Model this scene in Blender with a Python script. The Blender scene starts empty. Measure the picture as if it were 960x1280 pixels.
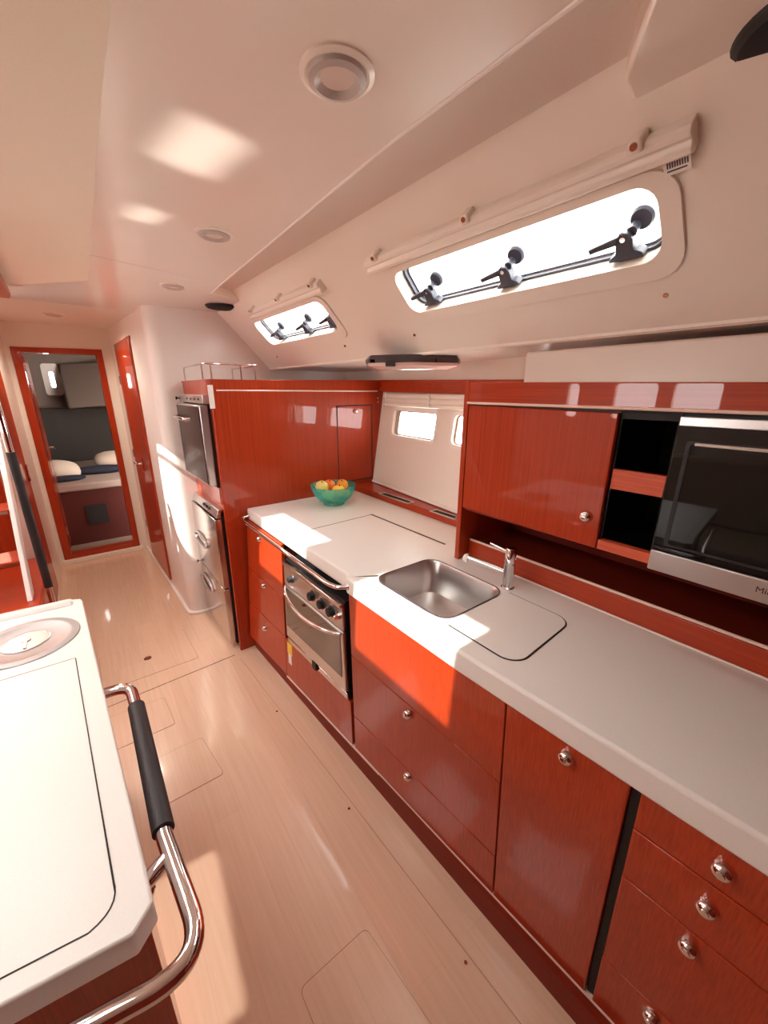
import bpy, bmesh, math, random
from math import radians as R, pi, sin, cos, hypot, atan2
from mathutils import Vector as V, Matrix
from mathutils.geometry import tessellate_polygon

random.seed(4)
S = bpy.context.scene
COL = S.collection

# ------------------------------------------------------------------ camera, sky, sun, exposure
cam = bpy.data.cameras.new('camera'); cam_o = bpy.data.objects.new('camera', cam); COL.objects.link(cam_o)
cam.sensor_fit = 'VERTICAL'; cam.sensor_height = 24.0; cam.lens = 488.9 / 1280 * 24.0
cam.clip_start = 0.02
yaw, pitch, roll = R(37.93), R(17.2), R(-0.17)
fw = V((sin(yaw) * cos(pitch), cos(yaw) * cos(pitch), -sin(pitch)))
rt = V((cos(yaw), -sin(yaw), 0)); dn = fw.cross(rt)
r2 = rt * cos(roll) + dn * sin(roll); d2 = -rt * sin(roll) + dn * cos(roll)
m = Matrix((r2, -d2, -fw)).transposed().to_4x4(); m.translation = V((0, 0, 1.65))
cam_o.matrix_world = m
S.camera = cam_o

wd = bpy.data.worlds.new('sky'); S.world = wd; wd.use_nodes = True
bg = wd.node_tree.nodes['Background']
bg.inputs[0].default_value = (1.0, 0.955, 0.925, 1); bg.inputs[1].default_value = 9.8

sun = bpy.data.lights.new('sun', 'SUN'); sun_o = bpy.data.objects.new('sun', sun); COL.objects.link(sun_o)
sun.energy = 8.5; sun.angle = R(0.6); sun.color = (1.0, 0.93, 0.84)
sd = V((1.0, 0.11, -1.0)).normalized()
sun_o.rotation_euler = sd.to_track_quat('-Z', 'Y').to_euler()
sun_o.location = (-4, 0, 5)

BEAM_POWER = (0.08, 0.02, 0.16)
def added_beam(name, src, d, wide, high, energy):
    """added area lamp: a near-parallel beam standing in for sunlight bounced off gloss"""
    l = bpy.data.lights.new(name, 'AREA'); o = bpy.data.objects.new(name, l); COL.objects.link(o)
    o.location = src; o.rotation_euler = V(d).to_track_quat('-Z', 'Y').to_euler()
    l.shape = 'RECTANGLE'; l.size = wide; l.size_y = high; l.energy = energy; l.spread = R(2.5); l.color = (1.0, 0.95, 0.86)
# unseen lamps added for the bright patches on the deckhead and the floor
added_beam('added_beam_up', (-0.95, 0.86, 0.92), (1.30, 0.22, 1.23), 0.21, 0.125, BEAM_POWER[0])
added_beam('added_beam_up_small', (-0.95, 1.30, 0.92), (1.235, 0.23, 1.23), 0.12, 0.06, BEAM_POWER[1])
added_beam('added_beam_down', (0.665, 0.905, 0.665), (-1.0, 0.11, -1.0), 0.47, 0.16, BEAM_POWER[2])

def portal(name, loc, rot, sx, sy):
    l = bpy.data.lights.new(name, 'AREA'); o = bpy.data.objects.new(name, l); COL.objects.link(o)
    l.shape = 'RECTANGLE'; l.size = sx; l.size_y = sy; l.cycles.is_portal = True
    o.location = loc; o.rotation_euler = rot

S.view_settings.view_transform = 'Standard'; S.view_settings.look = 'None'
S.view_settings.exposure = 0.50; S.view_settings.gamma = 1.0; S.view_settings.use_curve_mapping = False
S.cycles.use_denoising = True
S.cycles.max_bounces = 10; S.cycles.diffuse_bounces = 6; S.cycles.glossy_bounces = 6
S.cycles.transparent_max_bounces = 12; S.cycles.transmission_bounces = 8
S.cycles.sample_clamp_indirect = 12.0
S.cycles.caustics_reflective = True; S.cycles.caustics_refractive = True
S.cycles.blur_glossy = 0.05

# ------------------------------------------------------------------ materials
def lin(c):
    return tuple(((v / 255) / 12.92 if v <= 10 else ((v / 255 + 0.055) / 1.055) ** 2.4) for v in c)

def mat(name, col, rough=0.5, metal=0.0, coat=0.0, spec=0.5, **kw):
    mm = bpy.data.materials.new(name); mm.use_nodes = True
    b = mm.node_tree.nodes['Principled BSDF']
    b.inputs['Base Color'].default_value = (*lin(col), 1); b.inputs['Roughness'].default_value = rough
    b.inputs['Metallic'].default_value = metal; b.inputs['Coat Weight'].default_value = coat
    b.inputs['Coat Roughness'].default_value = kw.get('coat_rough', 0.03)
    b.inputs['Specular IOR Level'].default_value = spec
    return mm

def nodes(mm):
    nt = mm.node_tree
    return nt, nt.nodes, nt.links, nt.nodes['Principled BSDF']

def grain(mm, c1, c2, scale, c3=None, detail=6, bump=0.0):
    nt, N, Lk, b = nodes(mm)
    tc = N.new('ShaderNodeTexCoord'); mp = N.new('ShaderNodeMapping'); mp.inputs['Scale'].default_value = scale
    nz = N.new('ShaderNodeTexNoise'); nz.inputs['Scale'].default_value = 1.0; nz.inputs['Detail'].default_value = detail
    nz.inputs['Roughness'].default_value = 0.65
    cr = N.new('ShaderNodeValToRGB')
    cr.color_ramp.elements[0].position = 0.3; cr.color_ramp.elements[1].position = 0.7
    cr.color_ramp.elements[0].color = (*lin(c1), 1); cr.color_ramp.elements[1].color = (*lin(c2), 1)
    Lk.new(tc.outputs['Object'], mp.inputs['Vector']); Lk.new(mp.outputs[0], nz.inputs['Vector'])
    Lk.new(nz.outputs[0], cr.inputs[0]); Lk.new(cr.outputs[0], b.inputs['Base Color'])
    if bump:
        bp = N.new('ShaderNodeBump'); bp.inputs['Strength'].default_value = bump; bp.inputs['Distance'].default_value = 0.002
        Lk.new(nz.outputs[0], bp.inputs['Height']); Lk.new(bp.outputs[0], b.inputs['Normal'])
    return mm

WR1, WR2 = (148, 43, 14), (182, 63, 26)
M = {}
M['wood'] = grain(mat('mahogany_upright', (170, 50, 25), 0.4, coat=0.6, coat_rough=0.02, spec=0.15), WR1, WR2, (240, 240, 1.6))
M['wood_y'] = grain(mat('mahogany_lengthwise', (170, 50, 25), 0.4, coat=0.6, coat_rough=0.02, spec=0.15), WR1, WR2, (240, 1.6, 240))
M['wood_x'] = grain(mat('mahogany_crosswise', (170, 50, 25), 0.4, coat=0.6, coat_rough=0.02, spec=0.15), WR1, WR2, (1.6, 240, 240))
M['wood_in'] = grain(mat('mahogany_cut', (150, 50, 28), 0.5, coat=0.1), (190, 70, 38), (214, 96, 58), (40, 5, 160))
M['wood_dark'] = mat('dark_interior_board', (70, 24, 18), 0.45)  # dark colour puts shade into the gaps between the fronts
M['gelcoat'] = mat('cream_gelcoat', (237, 226, 214), 0.32, coat=0.3, coat_rough=0.15)
M['gelcoat_gloss'] = mat('glossy_cream_deckhead', (237, 226, 215), 0.3, coat=0.5, coat_rough=0.12)
M['vinyl'] = grain(mat('beige_vinyl_lining', (215, 190, 172), 0.6), (220, 205, 194), (226, 212, 202), (220, 220, 220))
M['tan'] = grain(mat('tan_lining', (214, 190, 166), 0.6), (230, 218, 200), (234, 223, 207), (220, 220, 220))
M['wallwhite'] = mat('white_bulkhead_laminate', (238, 232, 226), 0.4, coat=0.15, coat_rough=0.1)
M['counter'] = grain(mat('cream_solid_surface', (225, 210, 200), 0.38), (226, 220, 214), (231, 226, 220), (300, 300, 300))
M['white'] = mat('white_plastic', (240, 232, 226), 0.4)
M['seam'] = mat('dark_seam', (40, 28, 26), 0.7)
M['seam_soft'] = mat('tan_seam', (150, 110, 90), 0.7)
M['steel'] = mat('brushed_stainless', (206, 202, 200), 0.3, 1.0)
M['steel_b'] = mat('polished_stainless', (205, 196, 192), 0.14, 1.0)
M['chrome'] = mat('chrome', (225, 220, 220), 0.06, 1.0)
M['brass'] = mat('bronze_metal', (190, 130, 105), 0.2, 1.0)
M['blackglass'] = mat('black_glass', (10, 10, 11), 0.03, spec=0.4)
M['ovenglass'] = mat('smoked_oven_glass', (38, 30, 28), 0.05, coat=1.0)
M['black'] = mat('black_rubber', (22, 20, 22), 0.55)
M['leather'] = grain(mat('black_leather', (30, 27, 30), 0.5), (24, 22, 24), (40, 36, 40), (260, 260, 260), bump=0.4)
M['void'] = mat('black_lining', (14, 12, 12), 0.6)
M['grey'] = mat('dark_grey_plastic', (72, 62, 66), 0.35)
M['latch'] = mat('slate_grey_plastic', (60, 60, 74), 0.35)
M['speaker'] = mat('speaker_cloth', (24, 24, 28), 0.8)
M['diffuser'] = mat('lamp_diffuser', (225, 205, 195), 0.3)
M['lens'] = mat('frosted_lens', (235, 200, 190), 0.15, coat=1.0)
M['orange'] = grain(mat('orange_peel', (240, 120, 20), 0.4), (236, 110, 16), (246, 136, 36), (120, 120, 120), bump=0.3)
M['lemon'] = grain(mat('lemon_peel', (246, 200, 60), 0.4), (244, 190, 50), (250, 214, 90), (120, 120, 120), bump=0.3)
M['amber'] = grain(mat('clementine_peel', (246, 165, 40), 0.4), (244, 150, 34), (250, 186, 60), (120, 120, 120), bump=0.3)
M['apple'] = grain(mat('apple_skin', (232, 212, 120), 0.3, coat=0.4), (238, 190, 110), (226, 216, 110), (30, 30, 30))
M['pale_bead'] = mat('pale_bead', (236, 206, 190), 0.3, coat=0.5)
M['lamp_ring'] = mat('satin_lamp_ring', (188, 176, 170), 0.35)
M['cabin_lining_dim'] = mat('cabin_lining_dim', (128, 112, 102), 0.7)  # pale liner darkened, the cabin's dimness is put into the colour
M['darkgloss'] = mat('dark_door_laminate', (46, 28, 24), 0.3, spec=0.25)
M['wood_shaded'] = grain(mat('mahogany_matt_shaded', (140, 40, 18), 0.55, spec=0.2), (110, 30, 14), (130, 38, 18), (240, 1.6, 240))  # matt mahogany darkened for the shade in the niche and on the plinth
M['lid_steel'] = mat('satin_steel', (160, 158, 158), 0.45, 1.0)
M['dim_floor'] = mat('dim_floor_brown', (112, 88, 72), 0.95)
M['stem'] = mat('dark_stem', (30, 40, 22), 0.6)
M['bedding'] = mat('grey_brown_fabric', (150, 130, 118), 0.9)
M['headboard'] = mat('dark_grey_fabric', (62, 56, 52), 0.9)
M['pillow'] = mat('pale_pillow_cotton', (190, 170, 152), 0.9)
M['navy'] = mat('navy_blanket', (30, 30, 44), 0.9)
M['settee'] = mat('beige_upholstery', (190, 172, 150), 0.85)
M['paper'] = mat('white_label', (238, 234, 228), 0.6)
M['yellow'] = mat('yellow_label', (236, 196, 60), 0.6)
M['hinge'] = mat('satin_hinge', (190, 180, 172), 0.3, 1.0)

# birch floor: long laminate planks with fine lengthwise grain
def floor_mat():
    mm = mat('pale_birch_laminate', (222, 190, 170), 0.26, coat=0.6, coat_rough=0.06)
    nt, N, Lk, b = nodes(mm)
    tc = N.new('ShaderNodeTexCoord'); mp = N.new('ShaderNodeMapping')
    mp.inputs['Rotation'].default_value = (0, 0, R(90 + 1.6)); 
    br = N.new('ShaderNodeTexBrick'); br.inputs['Scale'].default_value = 1.0
    br.inputs['Brick Width'].default_value = 1.3; br.inputs['Row Height'].default_value = 0.115
    br.inputs['Mortar Size'].default_value = 0.0006; br.offset = 0.37
    br.inputs['Color1'].default_value = (*lin((232, 200, 174)), 1); br.inputs['Color2'].default_value = (*lin((228, 195, 168)), 1)
    br.inputs['Mortar'].default_value = (*lin((218, 184, 156)), 1)
    mp2 = N.new('ShaderNodeMapping'); mp2.inputs['Scale'].default_value = (70, 3, 1)
    nz = N.new('ShaderNodeTexNoise'); nz.inputs['Scale'].default_value = 1.0; nz.inputs['Detail'].default_value = 6
    cr = N.new('ShaderNodeValToRGB'); cr.color_ramp.elements[0].color = (0.86, 0.82, 0.8, 1); cr.color_ramp.elements[1].color = (1.06, 1.06, 1.06, 1)
    mx = N.new('ShaderNodeMix'); mx.data_type = 'RGBA'; mx.blend_type = 'MULTIPLY'; mx.inputs[0].default_value = 1.0
    Lk.new(tc.outputs['Object'], mp.inputs[0]); Lk.new(mp.outputs[0], br.inputs[0])
    Lk.new(tc.outputs['Object'], mp2.inputs[0]); Lk.new(mp2.outputs[0], nz.inputs[0]); Lk.new(nz.outputs[0], cr.inputs[0])
    Lk.new(br.outputs[0], mx.inputs[6]); Lk.new(cr.outputs[0], mx.inputs[7]); Lk.new(mx.outputs[2], b.inputs['Base Color'])
    return mm
M['floor'] = floor_mat()

def pane_mat(name, tint, gloss):
    mm = bpy.data.materials.new(name); mm.use_nodes = True
    nt = mm.node_tree; N = nt.nodes; N.remove(N['Principled BSDF'])
    t = N.new('ShaderNodeBsdfTransparent'); t.inputs[0].default_value = (*tint, 1)
    g = N.new('ShaderNodeBsdfGlossy'); g.inputs['Roughness'].default_value = 0.02
    mx = N.new('ShaderNodeMixShader'); mx.inputs[0].default_value = gloss
    nt.links.new(t.outputs[0], mx.inputs[1]); nt.links.new(g.outputs[0], mx.inputs[2])
    nt.links.new(mx.outputs[0], N['Material Output'].inputs[0])
    return mm
M['pane'] = pane_mat('clear_window_pane', (0.95, 0.98, 0.98), 0.04)
M['teal'] = pane_mat('teal_glass', (0.72, 0.97, 0.95), 0.08)
nt = M['teal'].node_tree; dfn = nt.nodes.new('ShaderNodeBsdfTranslucent'); dfn.inputs[0].default_value = (*lin((80, 220, 208)), 1)
df2 = nt.nodes.new('ShaderNodeBsdfDiffuse'); df2.inputs[0].default_value = (*lin((60, 205, 194)), 1)
ma = nt.nodes.new('ShaderNodeMixShader'); ma.inputs[0].default_value = 0.5; mb = nt.nodes.new('ShaderNodeMixShader'); mb.inputs[0].default_value = 0.32
tr_ = [n for n in nt.nodes if n.type == 'BSDF_TRANSPARENT'][0]; mx_ = [n for n in nt.nodes if n.type == 'MIX_SHADER' and n not in (ma, mb)][0]
nt.links.new(dfn.outputs[0], ma.inputs[1]); nt.links.new(df2.outputs[0], ma.inputs[2])
nt.links.new(tr_.outputs[0], mb.inputs[1]); nt.links.new(ma.outputs[0], mb.inputs[2]); nt.links.new(mb.outputs[0], mx_.inputs[1])

# ------------------------------------------------------------------ mesh helpers
def obj(name, bm, material, parent=None, bevel=0.0, seg=2, kind=None, smooth=True):
    """link a bmesh (world coordinates) as ONE mesh object; the parent's base is taken off the vertices"""
    bmesh.ops.recalc_face_normals(bm, faces=bm.faces[:])
    org = V((0, 0, 0))
    p = parent
    while p is not None:
        org = org + p.location; p = p.parent
    for v in bm.verts: v.co -= org
    me = bpy.data.meshes.new(name); bm.to_mesh(me); bm.free()
    if smooth:
        me.shade_smooth(); me.set_sharp_from_angle(angle=R(32))
    o = bpy.data.objects.new(name, me); COL.objects.link(o)
    me.materials.append(M[material] if isinstance(material, str) else material)
    if parent is not None: o.parent = parent
    if kind: o['kind'] = kind
    if bevel:
        b = o.modifiers.new('bevel', 'BEVEL'); b.width = bevel; b.segments = seg; b.limit_method = 'ANGLE'; b.angle_limit = R(40)
        b.harden_normals = False
    return o

def tag(o, label, cat, group=None):
    o['label'] = label; o['category'] = cat
    if group: o['group'] = group
    return o

def thing(name, label, cat, loc, group=None):
    o = bpy.data.objects.new(name, None); COL.objects.link(o); o.location = loc
    o.empty_display_size = 0.05
    return tag(o, label, cat, group)

def struct(name, bm, material, **kw):
    return obj(name, bm, material, kind='structure', **kw)

def BM(): return bmesh.new()

def hexa(bm, p):
    """8 points: bottom ring 0-3, top ring 4-7"""
    v = [bm.verts.new(q) for q in p]
    for f in ((0, 1, 2, 3), (4, 5, 6, 7), (0, 1, 5, 4), (1, 2, 6, 5), (2, 3, 7, 6), (3, 0, 4, 7)):
        bm.faces.new([v[i] for i in f])
    return bm

def box(bm, x0, x1, y0, y1, z0, z1):
    return hexa(bm, [(x0, y0, z0), (x1, y0, z0), (x1, y1, z0), (x0, y1, z0), (x0, y0, z1), (x1, y0, z1), (x1, y1, z1), (x0, y1, z1)])

def obox(bm, c, ax, ay, az):
    """box from a centre and three half-axis vectors"""
    c, ax, ay, az = V(c), V(ax), V(ay), V(az)
    return hexa(bm, [c - ax - ay - az, c + ax - ay - az, c + ax + ay - az, c - ax + ay - az,
                     c - ax - ay + az, c + ax - ay + az, c + ax + ay + az, c - ax + ay + az])

def extr(bm, loop, vec):
    """closed planar loop pushed along vec"""
    vec = V(vec)
    a = [bm.verts.new(V(q)) for q in loop]; b = [bm.verts.new(V(q) + vec) for q in loop]
    n = len(a)
    bm.faces.new(a); bm.faces.new(b[::-1])
    for i in range(n): bm.faces.new((a[i], a[(i + 1) % n], b[(i + 1) % n], b[i]))
    return bm

def holed(bm, outer, holes, vec):
    """plate: outer loop, hole loops, thickness vector"""
    vec = V(vec); loops = [[V(q) for q in lp] for lp in [outer] + list(holes)]
    tris = tessellate_polygon(loops)
    flat = [q for lp in loops for q in lp]
    A = [bm.verts.new(q) for q in flat]; B = [bm.verts.new(q + vec) for q in flat]
    for t in tris:
        if len(set(t)) < 3: continue
        bm.faces.new([A[i] for i in t]); bm.faces.new([B[i] for i in t][::-1])
    k = 0
    for lp in loops:
        n = len(lp)
        for i in range(n):
            a, b = k + i, k + (i + 1) % n
            bm.faces.new((A[a], A[b], B[b], B[a]))
        k += n
    return bm

def rrect(x0, x1, y0, y1, r, n=6):
    out = []
    for cx, cy, a0 in ((x1 - r, y1 - r, 0), (x0 + r, y1 - r, 90), (x0 + r, y0 + r, 180), (x1 - r, y0 + r, 270)):
        for k in range(n + 1):
            a = R(a0 + 90 * k / n); out.append((cx + r * cos(a), cy + r * sin(a)))
    return out

def fillet(pts, r, n=6):
    pts = [V(p) for p in pts]; out = [pts[0]]
    for i in range(1, len(pts) - 1):
        a, b, c = pts[i - 1], pts[i], pts[i + 1]
        u, w = (a - b), (c - b); rr = min(r, u.length * 0.45, w.length * 0.45)
        p, q = b + u.normalized() * rr, b + w.normalized() * rr
        for k in range(n + 1):
            t = k / n; out.append(p * (1 - t) ** 2 + b * 2 * t * (1 - t) + q * t * t)
    out.append(pts[-1]); return out

def tube(bm, pts, r, n=14, caps=True):
    pts = [V(p) for p in pts]; rings = []; N = len(pts)
    rad = r if isinstance(r, (list, tuple)) else [r] * N
    t0 = (pts[1] - pts[0]).normalized()
    u = t0.orthogonal().normalized()
    for i, p in enumerate(pts):
        t = (pts[min(i + 1, N - 1)] - pts[max(i - 1, 0)]).normalized()
        u = (u - t * u.dot(t)).normalized(); w = t.cross(u)
        rings.append([bm.verts.new(p + (u * cos(2 * pi * k / n) + w * sin(2 * pi * k / n)) * rad[i]) for k in range(n)])
    for a, b in zip(rings, rings[1:]):
        for k in range(n): bm.faces.new((a[k], a[(k + 1) % n], b[(k + 1) % n], b[k]))
    if caps: bm.faces.new(rings[0]); bm.faces.new(rings[-1])
    return bm

def lathe(bm, prof, c, axis=(0, 0, 1), n=28, closed=False):
    """profile of (radius, height) about an axis from point c"""
    c = V(c); a = V(axis).normalized(); u = a.orthogonal().normalized(); w = a.cross(u); rings = []
    for r, h in prof:
        if r < 1e-6: rings.append([bm.verts.new(c + a * h)])
        else: rings.append([bm.verts.new(c + a * h + (u * cos(2 * pi * k / n) + w * sin(2 * pi * k / n)) * r) for k in range(n)])
    for p, q in zip(rings, rings[1:] + ([rings[0]] if closed else [])):
        for k in range(n):
            k2 = (k + 1) % n
            if len(p) == 1 and len(q) == 1: continue
            if len(p) == 1: bm.faces.new((p[0], q[k2], q[k]))
            elif len(q) == 1: bm.faces.new((p[k], p[k2], q[0]))
            else: bm.faces.new((p[k], p[k2], q[k2], q[k]))
    for rg in (() if closed else (rings[0], rings[-1])):
        if len(rg) > 2: bm.faces.new(rg)
    return bm

def loft(bm, loops, cap0=True, cap1=True):
    rings = [[bm.verts.new(V(q)) for q in lp] for lp in loops]; n = len(rings[0])
    for a, b in zip(rings, rings[1:]):
        for k in range(n): bm.faces.new((a[k], a[(k + 1) % n], b[(k + 1) % n], b[k]))
    if cap0: bm.faces.new(rings[0])
    if cap1: bm.faces.new(rings[-1])
    return bm

def ring(bm, outer, inner, vec):
    return holed(bm, outer, [inner], vec)

# ================================================================== THE SHELL
CEIL = 2.15
bm = BM(); box(bm, -2.7, 2.3, -2.8, 7.3, -0.06, 0.0); struct('floor', bm, 'floor')

# deckhead with two hatch openings, a companionway opening and the sunk panel on the galley side
edge = [(0.637, 0.30), (0.637, 0.56), (0.636, 0.80), (0.65, 1.13), (0.672, 1.6), (0.70, 2.2), (0.715, 2.44)]
near_curve = [(0.66, 0.315), (0.72, 0.34), (0.79, 0.39), (0.84, 0.42), (0.95, 0.44)]
far_curve = [(0.76, 2.475), (0.84, 2.51), (0.95, 2.55)]
recess = edge + far_curve + near_curve[::-1]
hat1 = [(x, y, CEIL) for x, y in rrect(-0.806, -0.313, 0.47, 0.975, 0.012, 3)]
hat2 = [(x, y, CEIL) for x, y in rrect(-0.806, -0.313, 1.40, 1.95, 0.012, 3)]
hat3 = [(x, y, CEIL) for x, y in rrect(-1.4, -0.42, 2.74, 3.18, 0.03, 4)]
outer = [(-1.62, -2.8, CEIL), (1.0, -2.8, CEIL), (1.0, 3.3, CEIL), (-1.62, 3.3, CEIL)]
bm = BM(); holed(bm, outer, [[(x, y, CEIL) for x, y in recess], hat1, hat2, hat3], (0, 0, 0.055))
struct('ceiling', bm, 'gelcoat_gloss', bevel=0.007, seg=3)
bm = BM(); tube(bm, [(x - .001, y, CEIL + .001) for x, y in edge], .0045, 8); struct('lip_highlight', bm, 'white')  # white strip added for the highlight along the rounded ceiling lip
bm = BM(); box(bm, 0.55, 1.0, 0.2, 2.7, 2.195, 2.22); struct('ceiling_recess', bm, 'vinyl')
bm = BM(); hexa(bm, [(-1.62, 3.3, 2.15), (1.0, 3.3, 2.15), (1.0, 4.8, 2.198), (-1.62, 4.8, 2.198),
                     (-1.62, 3.3, 2.25), (1.0, 3.3, 2.25), (1.0, 4.8, 2.25), (-1.62, 4.8, 2.25)])
struct('ceiling_aft', bm, 'gelcoat')
bm = BM()
extr(bm, [(x, y, 2.151) for x, y in ((-0.24, -1.0), (0.138, -1.0), (0.143, 0.78), (0.149, 1.26), (0.178, 2.49), (0.174, 2.52), (0.16, 2.54), (-0.165, 2.92), (-0.24, 3.0))], (0, 0, -0.005))
struct('ceiling_panel', bm, 'tan', bevel=0.003)
for i, (h, lp) in enumerate((('a', hat1), ('b', hat2))):
    bm = BM()
    xs = [p[0] for p in lp]; ys = [p[1] for p in lp]
    ring(bm, [(x, y, 2.18) for x, y in rrect(min(xs) - .03, max(xs) + .03, min(ys) - .03, max(ys) + .03, .06, 4)], [(x, y, 2.18) for x, y, z in lp], (0, 0, 0.025))
    f = struct('window_%d' % (5 + i), bm, 'steel')
    bm = BM(); extr(bm, [(x, y, 2.19) for x, y, z in lp], (0, 0, 0.008)); obj('pane', bm, 'pane', f)

# coachroof side: a slope from the deckhead out to the side deck, with two long windows
SA, SB = V((0.9, 0, 2.15)), V((1.24, 0, 1.80)); SL = (SB - SA).length
ST = (SB - SA).normalized(); SN = V((-ST.z, 0, ST.x)).normalized()
if SN.z < 0: SN = -SN
def sp(s, y, n=0.0): return SA + ST * s + V((0, y, 0)) + SN * n
def sl(s0, s1, y0, y1, r, n=0.0, k=6): return [sp(a, b, n) for a, b in rrect(s0, s1, y0, y1, r, k)]
W1 = (0.138, 0.298, 0.405, 1.235); W2 = (0.138, 0.300, 1.765, 2.60)
bm = BM(); holed(bm, [sp(-0.08, -2.8), sp(SL + 0.005, -2.8), sp(SL + 0.005, 3.05), sp(-0.08, 3.05)], [sl(*W1, 0.045), sl(*W2, 0.045)], SN * 0.055)
struct('wall_right_slope', bm, 'gelcoat')
def port_window(idx, W, lat, big):
    s0, s1, y0, y1 = W
    bm = BM(); ring(bm, sl(s0 - 0.022, s1 + 0.045, y0 - 0.04, y1 + 0.045, 0.06, 0.002), sl(s0, s1, y0, y1, 0.045, 0.002), SN * -0.010)
    w = struct('window_%d' % idx, bm, 'gelcoat', bevel=0.004)
    bm = BM(); ring(bm, sl(s0 - 0.004, s1 + 0.004, y0 - 0.004, y1 + 0.004, 0.045, 0.04), sl(s0 + 0.006, s1 - 0.007, y0 + 0.007, y1 - 0.012, 0.04, 0.04), SN * 0.02)
    obj('gasket', bm, 'latch', w)
    bm = BM(); ring(bm, sl(s0 - 0.02, s1 + 0.02, y0 - 0.02, y1 + 0.02, 0.05, 0.054), sl(s0 + 0.009, s1 - 0.012, y0 + 0.010, y1 - 0.018, 0.04, 0.054), SN * 0.012)
    obj('window_frame', bm, 'steel', w)
    bm = BM(); extr(bm, sl(s0 - 0.015, s1 + 0.015, y0 - 0.015, y1 + 0.015, 0.05, 0.067), SN * 0.006); obj('pane', bm, 'pane', w)
    for y in lat:
        s = s1 - 0.010; n0 = 0.012
        bm = BM()
        extr(bm, [sp(s + 0.004, y - 0.040, n0), sp(s - 0.006, y - 0.034, n0), sp(s - 0.016, y - 0.018, n0), sp(s - 0.040, y - 0.019, n0), sp(s - 0.055, y - 0.012, n0), sp(s - 0.060, y + 0.004, n0),
                  sp(s - 0.052, y + 0.018, n0), sp(s - 0.030, y + 0.020, n0), sp(s - 0.014, y + 0.022, n0), sp(s - 0.006, y + 0.036, n0), sp(s + 0.004, y + 0.042, n0)], SN * 0.03)
        l = obj('latch', bm, 'latch', w, bevel=0.004)
        bm = BM(); extr(bm, [sp(s - 0.058, y + 0.004, n0 - .010), sp(s - 0.040, y + 0.010, n0 - .010), sp(s - 0.036, y + 0.072, n0 - .014), sp(s - 0.048, y + 0.074, n0 - .014)], SN * 0.016)
        obj('lever', bm, 'latch', l, bevel=0.003)
        bm = BM(); lathe(bm, [(0.0, 0), (0.022, 0), (0.026, 0.006), (0.026, 0.012), (0.0, 0.012)], sp(s - 0.060, y - 0.026, 0.050), SN, 28)
        lathe(bm, [(0.011, -.025), (.011, .004)], sp(s - 0.052, y - 0.016, 0.050), SN, 14)
        obj('knob', bm, 'latch', l)
        bm = BM(); lathe(bm, [(0.0, 0), (0.006, 0), (0.006, -0.002), (0.0, -0.002)], sp(s - 0.046, y, n0), SN, 14)
        obj('screw', bm, 'chrome', l)
    return w
port_window(1, W1, (1.142, 0.82, 0.49), True)
port_window(2, W2, (2.46, 2.11, 1.84), False)

# side deck underside, lower band above the cupboards, hull side
bm = BM(); box(bm, 1.232, 2.2, -2.8, 3.05, 1.80, 1.86); struct('ceiling_side_deck', bm, 'gelcoat')
bm = BM(); box(bm, 1.285, 1.36, -2.8, 0.85, 1.62, 1.780); struct('trim_fascia', bm, 'gelcoat', bevel=0.006)
def hx(y, z): return 1.585 + (y - 1.3) * 0.1105 + (z - 1.0) * 0.156
def hp(y, z, n=0.0): return V((hx(y, z) + n, y, z))
hw = [(1.685, 2.14), (1.07, 1.525)]
bm = BM()
holed(bm, [hp(1.037, 0.9), hp(2.319, 0.9), hp(2.319, 1.84), hp(1.037, 1.84)], [[hp(a, b) for a, b in rrect(y0, y1, 1.362, 1.525, 0.03, 5)] for y0, y1 in hw], (0.03, 0, 0))
struct('wall_right', bm, 'gelcoat')
for i, (y0, y1) in enumerate(hw):
    bm = BM(); ring(bm, [hp(a, b, -.004) for a, b in rrect(y0 - .02, y1 + .02, 1.342, 1.545, .045, 5)], [hp(a, b, -.004) for a, b in rrect(y0, y1, 1.362, 1.525, .03, 5)], (0.006, 0, 0))
    w = struct('window_%d' % (3 + i), bm, 'white')
    bm = BM(); ring(bm, [hp(a, b, .02) for a, b in rrect(y0 - .002, y1 + .002, 1.36, 1.527, .03, 5)], [hp(a, b, .02) for a, b in rrect(y0 + .012, y1 - (.045 if i == 0 else .014), 1.369, 1.516, .02, 5)], (0.012, 0, 0))
    obj('gasket', bm, 'latch', w) if False else obj('window_frame', bm, 'hinge', w)
    bm = BM(); extr(bm, [hp(a, b, .032) for a, b in rrect(y0 - .01, y1 + .01, 1.352, 1.535, .03, 5)], (0.005, 0, 0)); obj('pane', bm, 'pane', w)
bm = BM(); box(bm, 1.905, 1.95, 2.319, 3.0, 0.0, 1.84); struct('wall_right_aft', bm, 'gelcoat')
bm = BM(); box(bm, 1.715, 1.80, -2.8, 1.036, 0.0, 1.84); struct('wall_right_forward', bm, 'gelcoat')
bm = BM(); box(bm, 1.64, 1.83, 1.0, 1.06, 1.725, 1.80); struct('leak_filler', bm, 'gelcoat')  # filler box added to block a light leak between wall pieces
bm = BM(); box(bm, 1.66, 2.2, 0.9, 2.319, 0.0, 0.895); struct('wall_right_low', bm, 'gelcoat')

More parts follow.
